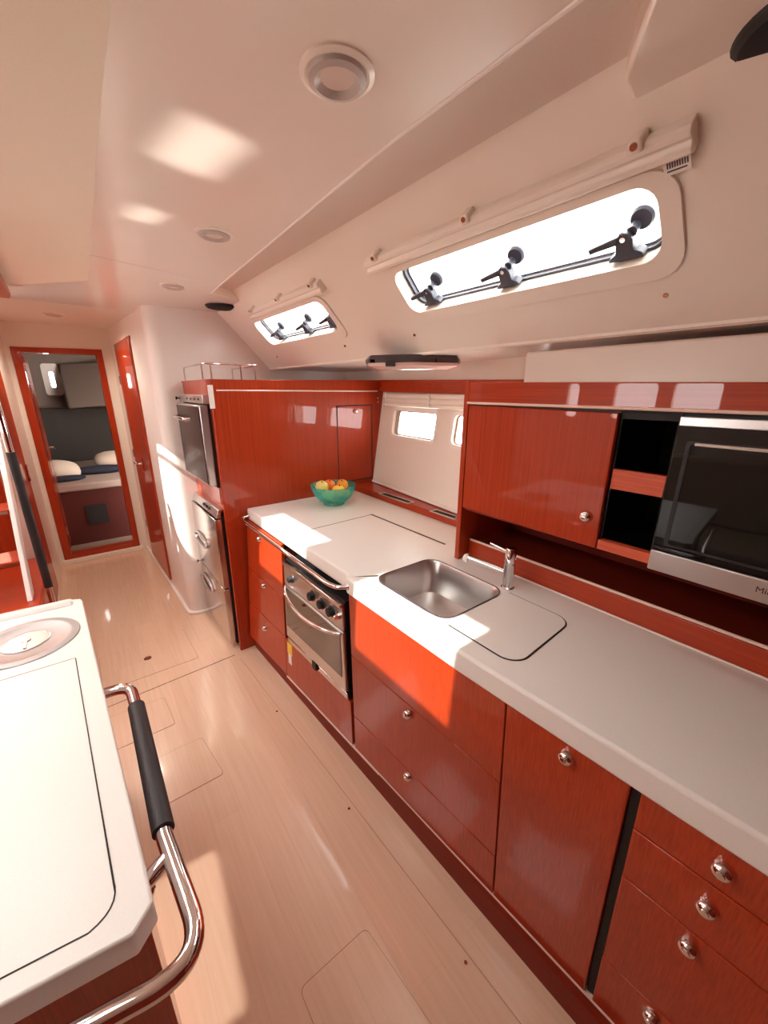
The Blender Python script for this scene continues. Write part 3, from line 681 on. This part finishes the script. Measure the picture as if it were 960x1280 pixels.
# upper fridge
FY0, FY1 = 2.375, 2.955
fg = thing('fridge', 'upper fridge with a dark glossy door and stainless edge in the tall housing', 'fridge', (0.6, 2.66, 1.1), 'fridges in the tall housing')
bm = BM(); box(bm, 0.606, 0.624, FY0, FY1, 1.10, 1.575); obj('gasket', bm, 'black', fg)
bm = BM(); box(bm, 0.563, 0.606, FY0, FY1, 1.115, 1.57); fd = obj('fridge_door', bm, 'steel', fg, bevel=0.004)
bm = BM(); box(bm, 0.5595, 0.5632, FY0 + .012, FY1 - .01, 1.125, 1.56); obj('door_front', bm, 'darkgloss', fd)
bm = BM(); tube(bm, fillet([(0.561, 2.93, 1.485), (0.530, 2.92, 1.485), (0.530, 2.62, 1.485), (0.561, 2.61, 1.485)], .02), .012); obj('handle', bm, 'steel_b', fd)
bm = BM(); box(bm, 0.585, 0.624, FY0, FY1, 1.58, 1.625); vp = obj('vent_panel', bm, 'steel', fg, bevel=0.003)
for k in range(4):
    bm = BM(); lathe(bm, [(0, 0), (.006, 0), (.005, .004), (0, .004)], (0.585, 2.46 + .09 * k, 1.602), (-1, 0, 0), 10); obj('button', bm, 'black', vp)
bm = BM(); lathe(bm, [(.004, 0), (.004, .016), (.010, .018), (.010, .026), (0, .028)], (0.585, 2.93, 1.60), (-1, 0, .1), 12); obj('latch_pin', bm, 'black', fg)
# lower fridge with two drawers
fl = thing('drawer_fridge', 'lower stainless fridge with two drawers standing on the floor of the tall housing', 'fridge', (0.6, 2.66, 0.03), 'fridges in the tall housing')
bm = BM(); box(bm, 0.604, 0.624, FY0, FY1, 0.03, 0.95); obj('gasket', bm, 'black', fl)
bm = BM(); hexa(bm, [(0.575, FY0, .915), (0.622, FY0, .915), (0.622, FY1, .915), (0.575, FY1, .915), (0.592, FY0, .965), (0.622, FY0, .965), (0.622, FY1, .965), (0.592, FY1, .965)]); vp = obj('vent_panel', bm, 'steel', fl, bevel=0.003)
for k in range(3):
    bm = BM(); box(bm, 0.576, 0.586, 2.52 + .06 * k, 2.55 + .06 * k, .935, .948); obj('button', bm, 'black', vp)
for z0, z1, hz in ((.447, .905, .66), (.035, .437, .33)):
    bm = BM(); box(bm, 0.566, 0.604, FY0, FY1, z0, z1); dd = obj('drawer', bm, 'steel_b', fl, bevel=0.004)
    bm = BM(); lp = []
    for k in range(25):
        a = 2 * pi * k / 24; lp.append((0.558, 2.79 + .145 * cos(a), hz + .042 * sin(a)))
    tube(bm, lp, .008, 10, caps=False); obj('handle', bm, 'steel', dd)
bm = BM(); lathe(bm, [(.004, 0), (.004, .012), (.010, .014), (.010, .022), (0, .024)], (0.566, 2.945, .442), (-1, 0, .1), 12); obj('latch_pin', bm, 'black', fl)

# fiddle rail on the housing
fr_ = thing('fiddle_rail', 'low chrome fiddle rail on top of the tall fridge housing', 'rail', (0.8, 2.6, 1.708))
bm = BM(); tube(bm, fillet([(0.632, 2.93, 1.79), (0.632, 2.46, 1.795), (0.94, 2.46, 1.795), (0.94, 2.93, 1.79)], .02), .005, 10); obj('rail', bm, 'chrome', fr_)
for x, y in ((0.632, 2.93), (0.632, 2.50), (0.67, 2.46), (0.84, 2.46), (0.925, 2.46), (0.94, 2.93)):
    bm = BM(); tube(bm, [(x, y, 1.7085), (x, y, 1.795)], .004, 10); obj('post', bm, 'chrome', fr_)

# ================================================================== WINDOW RECESS
bm = BM(); extr(bm, [(1.505, 1.036, .90), (1.521, 2.318, .90), (1.72, 2.318, .90), (1.59, 1.036, .90)], (0, 0, .10))
lg = tag(obj('ledge', bm, 'wood_y', bevel=0.004), 'red wood ledge with two black vents below the hull windows', 'ledge')
for y0, y1 in ((1.71, 1.985), (1.335, 1.50)):
    bm = BM(); xa = 1.507 + (y0 - 1.3) * .012
    ring(bm, [(a, b, 1.0005) for a, b in rrect(xa - .006, xa + .05, y0 - .012, y1 + .012, .004, 2)], [(a, b, 1.0005) for a, b in rrect(xa + .004, xa + .040, y0, y1, .003, 2)], (0, 0, .003)); vv = obj('vent', bm, 'steel', lg)
    bm = BM(); box(bm, xa + .003, xa + .041, y0 - .001, y1 + .001, 1.0003, 1.001)
    n = int((y1 - y0) / .02)
    for k in range(n): box(bm, xa + .004, xa + .04, y0 + k * .02 + .004, y0 + k * .02 + .010, 1.0008, 1.003)
    obj('grille', bm, 'black', vv)
bm = BM(); tube(bm, [(hx(2.30, 1.015) - .012, 2.30, 1.012), (hx(1.04, 1.015) - .012, 1.04, 1.012)], .009, 10); struct('trim_1', bm, 'white')
bm = BM(); hexa(bm, [(1.755, 2.318, 1.645), (1.785, 2.318, 1.645), (1.655, 1.036, 1.63), (1.625, 1.036, 1.63), (1.77, 2.318, 1.725), (1.80, 2.318, 1.725), (1.66, 1.036, 1.70), (1.63, 1.036, 1.70)])
tag(obj('valance', bm, 'wood_y', bevel=0.003), 'red wood valance board above the rolled blind in the window recess', 'valance')
bd = thing('roller_blind', 'rolled cream blind along the top of the hull windows behind the worktop', 'blind', (1.72, 1.7, 1.59))
for k, (dz, r, dx) in enumerate(((.0, .016, 0.035), (-.03, .017, .037), (-.055, .012, .033))):
    z = 1.618 + dz
    bm = BM(); tube(bm, [(hx(2.235, z) - dx, 2.235, z), (hx(1.04, z) - dx, 1.04, z)], r, 14); obj('blind_fold', bm, 'gelcoat', bd)
for y in (2.19, 1.72, 1.25):
    bm = BM(); tube(bm, [(hx(y, 1.60) - .056, y, 1.635), (hx(y, 1.60) - .058, y, 1.57), (hx(y, 1.60) - .045, y, 1.555)], .005, 8); obj('clip', bm, 'white', bd)

# ================================================================== UPPER CABINET, SHELF, MICROWAVE
UX = 1.189
uc = thing('wall_cabinet', 'long red wall cabinet with one door and open shelves above the sink', 'cabinet', (1.4, 0.6, 1.19))
bm = BM(); box(bm, UX, 1.66, 1.012, 1.034, CT + .0008, 1.685); obj('end_panel', bm, 'wood', uc, bevel=0.002)
bm = BM(); hexa(bm, [(UX, 1.012, 1.607), (1.70, 1.012, 1.607), (1.70, -.9, 1.602), (UX, -.9, 1.602), (UX, 1.012, 1.682), (1.70, 1.012, 1.682), (1.70, -.9, 1.655), (UX, -.9, 1.655)]); obj('top_rail', bm, 'wood_y', uc, bevel=0.003)
bm = BM(); tube(bm, [(UX - .003, 1.012, 1.608), (UX - .003, -.9, 1.6035)], .0045, 8); obj('bead', bm, 'pale_bead', uc)
bm = BM(); box(bm, UX + .018, 1.70, .478, 1.010, 1.195, 1.60); obj('carcass', bm, 'wood_dark', uc)
bm = BM(); hexa(bm, [(UX, .478, 1.193), (UX + .016, .478, 1.193), (UX + .016, 1.008, 1.199), (UX, 1.008, 1.199), (UX, .478, 1.594), (UX + .016, .478, 1.594), (UX + .016, 1.008, 1.600), (UX, 1.008, 1.600)])
dd = obj('door', bm, 'wood', uc, bevel=0.003)
push_knob(dd, (UX - .0005, .519, 1.286), (-1, 0, 0), .0175)
# open compartment: dark lining, two board edges
bm = BM(); box(bm, 1.55, 1.60, .332, .477, 1.195, 1.60); box(bm, UX + .02, 1.55, .472, .4775, 1.195, 1.60); box(bm, UX + .012, 1.55, .3325, .338, 1.20, 1.60); box(bm, UX + .02, 1.55, .338, .472, 1.578, 1.60); obj('lining', bm, 'void', uc)
bm = BM(); box(bm, UX + .012, UX + .03, .338, .472, 1.380, 1.438); sh = obj('shelf_lip', bm, 'wood_in', uc, bevel=0.002)
bm = BM(); box(bm, UX + .03, 1.55, .338, .472, 1.382, 1.392); obj('shelf', bm, 'void', sh)
bm = BM(); box(bm, UX + .004, UX + .03, .333, .476, 1.192, 1.222); bb0 = obj('bottom_lip', bm, 'wood_in', uc, bevel=0.002)
bm = BM(); box(bm, UX + .03, 1.70, .333, .476, 1.19, 1.205); obj('bottom_board', bm, 'void', bb0)
bm = BM(); box(bm, UX + .05, 1.70, -.9, .332, 1.165, 1.192); obj('base_board', bm, 'wood_shaded', uc)
bm = BM(); box(bm, 1.556, 1.60, -.9, 1.012, 0.98, 1.20); obj('niche_back', bm, 'wood_shaded', uc)
bm = BM(); box(bm, UX + .02, 1.70, .478, 1.010, 1.185, 1.196); obj('underside', bm, 'wood_shaded', uc)
# niche: low wood riser with bright bead, shelf behind it
nr = thing('niche_shelf', 'low red wood shelf riser with pale bead along the back of the worktop', 'shelf', (1.3, 0.3, CT))
bm = BM(); box(bm, 1.251, 1.268, -.9, 1.010, CT + .0008, 1.040); obj('riser', bm, 'wood_y', nr, bevel=0.002)
bm = BM(); box(bm, 1.268, 1.56, -.9, 1.010, 1.008, 1.026); obj('shelf_board', bm, 'wood_shaded', nr)
bm = BM(); tube(bm, [(1.258, 1.010, 1.043), (1.258, -.9, 1.047)], .005, 8); obj('bead', bm, 'pale_bead', nr)
bm = BM(); box(bm, 1.245, 1.2505, -1.0, 1.010, CT + .0006, CT + .006); struct('trim_2', bm, 'white', bevel=0.002)

mw = thing('microwave', 'built-in black glass microwave with stainless bands at right of the open shelves', 'microwave', (1.2, 0.0, 1.19))
MY0, MY1 = -0.27, 0.330
bm = BM(); box(bm, UX + .01, 1.56, MY0, MY1, 1.194, 1.60); obj('housing', bm, 'void', mw)
bm = BM(); box(bm, UX - .012, UX + .012, MY0, MY1, 1.243, 1.570); mg = obj('glass_front', bm, 'blackglass', mw, bevel=0.002)
bm = BM(); box(bm, UX - .018, UX + .012, MY0, MY1, 1.188, 1.2435); bb = obj('bottom_band', bm, 'steel', mw, bevel=0.002)
bm = BM(); box(bm, UX - .014, UX + .012, MY0, MY1, 1.570, 1.592); obj('top_band', bm, 'steel', mw, bevel=0.002)
bm = BM(); ring(bm, [(UX - .0125, a, b) for a, b in rrect(MY0 + .1, .306, 1.262, 1.536, .006, 2)], [(UX - .0125, a, b) for a, b in rrect(MY0 + .11, .297, 1.268, 1.529, .005, 2)], (-.002, 0, 0)); obj('window_border', bm, 'black', mg)
bm = BM(); tube(bm, [(UX - .026, .285, 1.530), (UX - .026, MY0 + .1, 1.528)], .0045, 10); box(bm, UX - .027, UX - .012, .275, .283, 1.526, 1.534); obj('handle', bm, 'steel_b', mg)
fcu = bpy.data.curves.new('lettering', 'FONT'); fcu.body = 'Miele'; fcu.size = 0.020; fcu.extrude = 0.0006; fcu.align_x = 'LEFT'
fo = bpy.data.objects.new('lettering_curve', fcu); COL.objects.link(fo)
bpy.context.view_layer.update()
lm_ = bpy.data.meshes.new_from_object(fo.evaluated_get(bpy.context.evaluated_depsgraph_get()))
bpy.data.objects.remove(fo); bpy.data.curves.remove(fcu)
for v in lm_.vertices:
    q = v.co.copy(); v.co = V((UX - .0185 - q.z, 0.112 - q.x, 1.211 + q.y)) - mw.location
lm_.materials.clear(); lm_.materials.append(mat('lettering_ink', (40, 30, 30), 0.4))
lo_ = bpy.data.objects.new('lettering', lm_); COL.objects.link(lo_); lo_.parent = bb

# ================================================================== OVERHEAD FITTINGS
def blind_case(y0, y1, clips, label):
    t = thing('blind_cassette', label, 'blind', sp(.08, (y0 + y1) / 2), 'blind cassettes above the slanted windows')
    s0 = .058
    prof = [(s0, .0), (s0 + .002, -.026), (s0 + .010, -.034), (s0 + .020, -.034), (s0 + .024, -.028), (s0 + .030, -.030), (s0 + .036, -.036), (s0 + .046, -.034), (s0 + .050, -.024), (s0 + .048, .0)]
    bm = BM(); extr(bm, [sp(a, y0, b) for a, b in prof], (0, y1 - y0, 0)); obj('case', bm, 'gelcoat', t, bevel=0.002)
    for y in clips:
        bm = BM(); box_pts = [sp(a, y - .012, b) for a, b in ((s0 - .012, 0), (s0 - .012, -.040), (s0 + .004, -.042), (s0 + .012, -.037), (s0 + .012, 0))]
        extr(bm, box_pts, (0, .024, 0)); c = obj('clip', bm, 'gelcoat', t, bevel=0.004)
        bm = BM(); lathe(bm, [(0, 0), (.007, 0), (.006, .003), (0, .003)], sp(s0 - .003, y, -.041), -SN, 14); obj('screw', bm, 'brass', c)
    return t
bc1 = blind_case(0.335, 1.31, (0.42, 0.83, 1.235), 'long cream blind cassette above the large slanted window')
bm = BM(); obox(bm, sp(.122, .366, -.012), V((0, .022, 0)), ST * .013, SN * .001); lb = obj('label_card', bm, 'paper', bc1)
bm = BM()
for k in range(9): obox(bm, sp(.118, .349 + k * .004, -.0135), V((0, .0012, 0)), ST * .005, SN * .0003)
obox(bm, sp(.128, .366, -.0135), V((0, .016, 0)), ST * .0012, SN * .0003); obj('print', bm, 'grey', lb)
blind_case(1.655, 2.50, (1.70, 2.05, 2.42), 'short cream blind cassette above the small far slanted window')

def down_light(x, y, z, label, r=.05):
    t = thing('ceiling_light', label, 'light', (x, y, z), 'round recessed ceiling lights')
    bm = BM(); lathe(bm, [(.046, 0), (r + .012, 0), (r + .012, -.003), (r + .004, -.006), (.046, -.004)], (x, y, z), n=36, closed=True); obj('mount_ring', bm, 'gelcoat', t)
    bm = BM(); lathe(bm, [(.028, -.002), (r, -.004), (r - .002, -.011), (r - .012, -.014), (.033, -.010), (.028, -.006)], (x, y, z), n=36, closed=True); obj('trim_ring', bm, 'lamp_ring', t)
    bm = BM(); lathe(bm, [(0, -.006), (.031, -.006), (.031, -.003), (0, -.003)], (x, y, z), n=36); obj('diffuser', bm, 'diffuser', t)
down_light(.448, .704, CEIL, 'large round recessed ceiling light nearest the camera')
down_light(.486, 1.55, CEIL, 'round recessed ceiling light second along, right of the bright patches of the added beams')
down_light(.52, 2.386, CEIL, 'round recessed ceiling light third along, before the far black speaker')
down_light(.035, 3.883, CEIL + .018, 'small round recessed ceiling light above the aft doorway')
pl_ = bpy.data.lights.new('passage_fill_spot', 'SPOT'); po_ = bpy.data.objects.new('passage_fill_spot', pl_); COL.objects.link(po_)  # spot added at the unlit aft ceiling light to brighten the passage
po_.location = (.035, 3.883, CEIL + .0); pl_.energy = 24; pl_.color = (1.0, 0.9, 0.74); pl_.shadow_soft_size = 0.03; pl_.spot_size = R(165); pl_.spot_blend = 0.6
for x, y, lab in ((.93, .20, 'black round speaker cut by the top right corner of the frame'), (.862, 2.75, 'black round speaker at the far end of the sunk ceiling panel')):
    t = thing('speaker', lab, 'speaker', (x, y, CEIL), 'round black ceiling speakers')
    if x > .9: z = CEIL
    bm = BM(); lathe(bm, [(.07, 0), (.098, 0), (.096, -.006), (.088, -.012), (.084, -.010), (.07, -.008)], (x, y, CEIL), n=40, closed=True); obj('rim', bm, 'black', t)
    bm = BM(); lathe(bm, [(.088, -.004), (.086, -.012), (.05, -.017), (0, -.019)], (x, y, CEIL), n=40); obj('grille', bm, 'speaker', t)

# surface lamp under the side deck
lm = thing('surface_lamp', 'grey wedge shaped lamp with clear lens under the side deck', 'lamp', (1.27, 1.42, 1.80))
C_ = V((1.27, 1.42, 0)); ang = R(-40)
def lp(u, v, z): return V((C_.x + u * cos(ang) - v * sin(ang), C_.y + u * sin(ang) + v * cos(ang), z))
shape = [(-.215, .0), (-.20, -.05), (-.02, -.105), (.02, -.105), (.20, -.05), (.215, .0), (.20, .07), (-.20, .07)]
bm = BM(); loft(bm, [[lp(u * .93, v * .9, 1.802) for u, v in shape], [lp(u, v, 1.785) for u, v in shape], [lp(u, v, 1.768) for u, v in shape]]); hs = obj('housing', bm, 'grey', lm, bevel=0.004)
bm = BM(); loft(bm, [[lp(u * .985, v * .985, 1.770) for u, v in shape], [lp(u * .97, v * .97, 1.756) for u, v in shape], [lp(u * .75, v * .75, 1.742) for u, v in shape]]); obj('lens', bm, 'lens', lm, bevel=0.003)
for u in (-.15, .06):
    bm = BM(); obox(bm, lp(u, -.085 + abs(u) * .25, 1.776), V((cos(ang), sin(ang), 0)) * .04, V((-sin(ang), cos(ang), 0)) * .012, V((0, 0, .007))); obj('window', bm, 'blackglass', hs)
bm = BM(); obox(bm, lp(-.10, -.086, 1.765), V((cos(ang), sin(ang), 0)) * .022, V((-sin(ang), cos(ang), 0)) * .012, V((0, 0, .014))); obj('switch', bm, 'grey', lm, bevel=0.003)
# fixing studs along the lower edge of the slope
for i, y in enumerate((0.412, 1.303, 1.832, 2.684)):
    bm = BM(); lathe(bm, [(0, 0), (.006, 0), (.005, .003), (0, .0035)], sp(SL * .80, y, 0), -SN, 12)
    tag(obj('stud', bm, 'brass'), ['dark fixing stud below the right end of the large slanted window', 'dark fixing stud below the left end of the large slanted window, above the lamp', 'dark fixing stud below the right end of the small slanted window', 'dark fixing stud below the left end of the small slanted window'][i], 'stud', 'fixing studs on the slope')

# ================================================================== FLOOR HATCHES
def hatch(loop, label, r=.02):
    """loop: corner points counter-clockwise"""
    pts = [V((*p, 0)) for p in loop]; n = len(pts); o = []
    for i in range(n):
        a, b, c = pts[i - 1], pts[i], pts[(i + 1) % n]
        p, q = b + (a - b).normalized() * r, b + (c - b).normalized() * r
        for k in range(6):
            t = k / 5; o.append(p * (1 - t) ** 2 + b * 2 * t * (1 - t) + q * t * t)
    cen = sum(o, V()) / len(o)
    def off(d): return [p + (p - cen).normalized() * d for p in o]
    bm = BM(); extr(bm, [p + V((0, 0, .0004)) for p in o], (0, 0, .0012)); h = tag(obj('floor_hatch', bm, 'floor'), label, 'floor hatch', 'floor hatches')
    bm = BM(); ring(bm, [p + V((0, 0, .0003)) for p in off(.0022)], [p + V((0, 0, .0003)) for p in o], (0, 0, .0008)); obj('joint', bm, 'seam_soft', h, smooth=False)
    return h
h1 = hatch([(-.138, 2.43), (.369, 2.42), (.361, 2.818), (-.138, 2.80)], 'large floor hatch with a round pull ring before the passage')
bm = BM(); lathe(bm, [(0, .001), (.010, .001), (.012, .003), (.020, .003), (.022, .0005)], (.109, 2.61, .001), closed=True); obj('pull_ring', bm, 'brass', h1)
hatch([(-.127, 1.935), (.139, 1.931), (.128, 2.17), (-.127, 2.19)], 'small floor hatch just this side of the long floor joint')
hatch([(-.024, 1.50), (.254, 1.494), (.225, 1.759), (-.02, 1.765)], 'floor hatch beside the black grip of the island rail')
hatch([(.228, .25), (.49, .25), (.452, .668), (.224, .675)], 'floor hatch at the bottom centre of the frame')
for pts, nm in (([(-.15, 2.277), (.563, 2.303)], 1), ):
    seamline(pts, .004, None, 'trim_3', 'seam', 0.0004)['kind'] = 'structure'
seamline([(.58, 2.25), (.627, 1.286), (.671, .247), (.69, -.6)], .0016, None, 'trim_4', 'seam_soft', 0.0003)['kind'] = 'structure'

for x, y, lab in ((.589, 1.689, 'tiny dark floor plug before the oven'), (.615, 1.019, 'tiny dark floor plug before the sink drawers'), (.645, .419, 'tiny dark floor plug before the tall plain door')):
    bm = BM(); lathe(bm, [(0, .0002), (.005, .0002), (.005, .0012), (0, .0014)], (x, y, 0), n=14); tag(obj('floor_plug', bm, 'brass'), lab, 'plug', 'floor plugs')

# ================================================================== ISLAND
IZ = 0.90
oi = [(-.108, 1.93), (-.112, 1.955), (-.13, 1.965), (-.95, 1.99), (-.95, .60), (-.28, .545), (-.062, .505), (-.033, .530)]
isl = thing('island', 'cream topped island unit with dark red sides at the lower left', 'island', (-.5, 1.2, 0))
oi = [(-.091, 1.717), (-.095, 1.735), (-.115, 1.745), (-.95, 1.80), (-.95, .60), (-.207, .528), (-.064, .504), (-.034, .530)]
bm = BM(); extr(bm, [(x, y, IZ) for x, y in oi], (0, 0, -.048)); tp = obj('island_top', bm, 'counter', isl, bevel=0.004, seg=3)
bm = BM(); hexa(bm, [(-.118, 1.69, IZ - .002), (-.118, 1.735, IZ - .002), (-.95, 1.79, IZ - .002), (-.95, 1.745, IZ - .002), (-.122, 1.705, IZ + .014), (-.122, 1.730, IZ + .014), (-.95, 1.785, IZ + .014), (-.95, 1.760, IZ + .014)]); obj('fiddle', bm, 'counter', tp, bevel=0.006)
bm = BM(); hexa(bm, [(-.045, .60, 0), (-.115, 1.68, 0), (-.92, 1.72, 0), (-.92, .66, 0), (-.050, .575, IZ - .05), (-.118, 1.68, IZ - .05), (-.92, 1.72, IZ - .05), (-.92, .65, IZ - .05)]); bs = obj('island_base', bm, 'wood', isl, bevel=0.003)
push_knob(bs, (-.0525, .625, .80), (1, .06, 0), .017)
lp_ = [(-.117, 1.315), (-.0975, .93), (-.079, .585)]
cz = []
for k in range(7):
    a = k / 6; cz.append((V((-.079, .59, 0)) * (1 - a) ** 2 + V((-.077, .552, 0)) * 2 * a * (1 - a) + V((-.115, .545, 0)) * a * a)[:2])
seamline(lp_ + cz + [(-.207, .56), (-.9, .63)], .0022, tp, 'seam', 'seam', IZ + .0003)
seamline([(-.117, 1.318), (-.9, 1.345)], .0016, tp, 'seam', 'seam_soft', IZ + .0003)
bl = thing('bin_lid', 'round stainless bin lid with finger well let into the island top', 'lid', (-.237, 1.507, IZ), None)
bm = BM(); lathe(bm, [(.058, .001), (.105, .002), (.109, .004), (.118, .0045), (.134, .003), (.136, .0006), (.058, .0004)], (-.237, 1.507, IZ), n=56, closed=True); obj('plate', bm, 'lid_steel', bl)
bm = BM(); lathe(bm, [(.060, .0025), (.056, .0035), (.050, -.006), (.042, -.016), (.0, -.018)], (-.237, 1.507, IZ), n=40)
for v in bm.verts: v.co.z = max(v.co.z, IZ + .0006) if False else v.co.z
obj('finger_well', bm, 'steel', bl)
bm = BM(); box(bm, -.241, -.233, 1.46, 1.512, IZ + .0005, IZ + .006); lathe(bm, [(0, .0), (.012, .0), (.012, .006), (0, .007)], (-.237, 1.512, IZ), n=18); obj('finger_bar', bm, 'steel', bl)
# hand rail round the island
ir = thing('island_rail', 'chrome rail with black leather grip curving round the island corner', 'hand rail', (-.02, .9, .85))
path = fillet([(-.10, 1.172, .85), (-.008, 1.165, .85), (.003, 1.07, .85), (.0, .66, .85), (.018, .45, .85), (-.127, .47, .85), (-.5, .52, .85), (-.6, .60, .85)], .06, 8)
path = fillet([(-.105, 1.172, .85), (-.006, 1.165, .85), (-.002, 1.05, .85), (-.003, .66, .85)], .05, 8)[:-1] + fillet([(-.003, .66, .85), (.016, .435, .85), (-.16, .475, .85), (-.6, .535, .85)], .11, 12)
bm = BM(); tube(bm, path, .0145, 18); obj('rail', bm, 'chrome', ir)
bm = BM(); tube(bm, [(-.002, 1.062, .85), (-.003, .675, .85)], .0195, 18); obj('grip', bm, 'leather', ir)
for y in (.615,):
    bm = BM(); tube(bm, [(-.060, y - .012, .835), (-.004, y + .008, .848)], .0135, 14); obj('bracket', bm, 'chrome', ir)

# port side settee (shows in the reflections)
st = thing('settee', 'beige saloon settee on the far side, mirrored in the microwave glass', 'settee', (-2.05, .6, 0))
bm = BM(); box(bm, -2.4, -1.55, -1.0, 2.0, 0.0, .30); obj('settee_base', bm, 'wood_y', st)
bm = BM(); box(bm, -2.3, -1.52, -1.0, 2.0, .301, .45); obj('seat_cushion', bm, 'settee', st, bevel=0.03)
bm = BM(); hexa(bm, [(-2.4, -1.0, .45), (-2.2, -1.0, .45), (-2.2, 2.0, .45), (-2.4, 2.0, .45), (-2.44, -1.0, 1.05), (-2.3, -1.0, 1.05), (-2.3, 2.0, 1.05), (-2.44, 2.0, 1.05)]); obj('backrest', bm, 'settee', st, bevel=0.03)
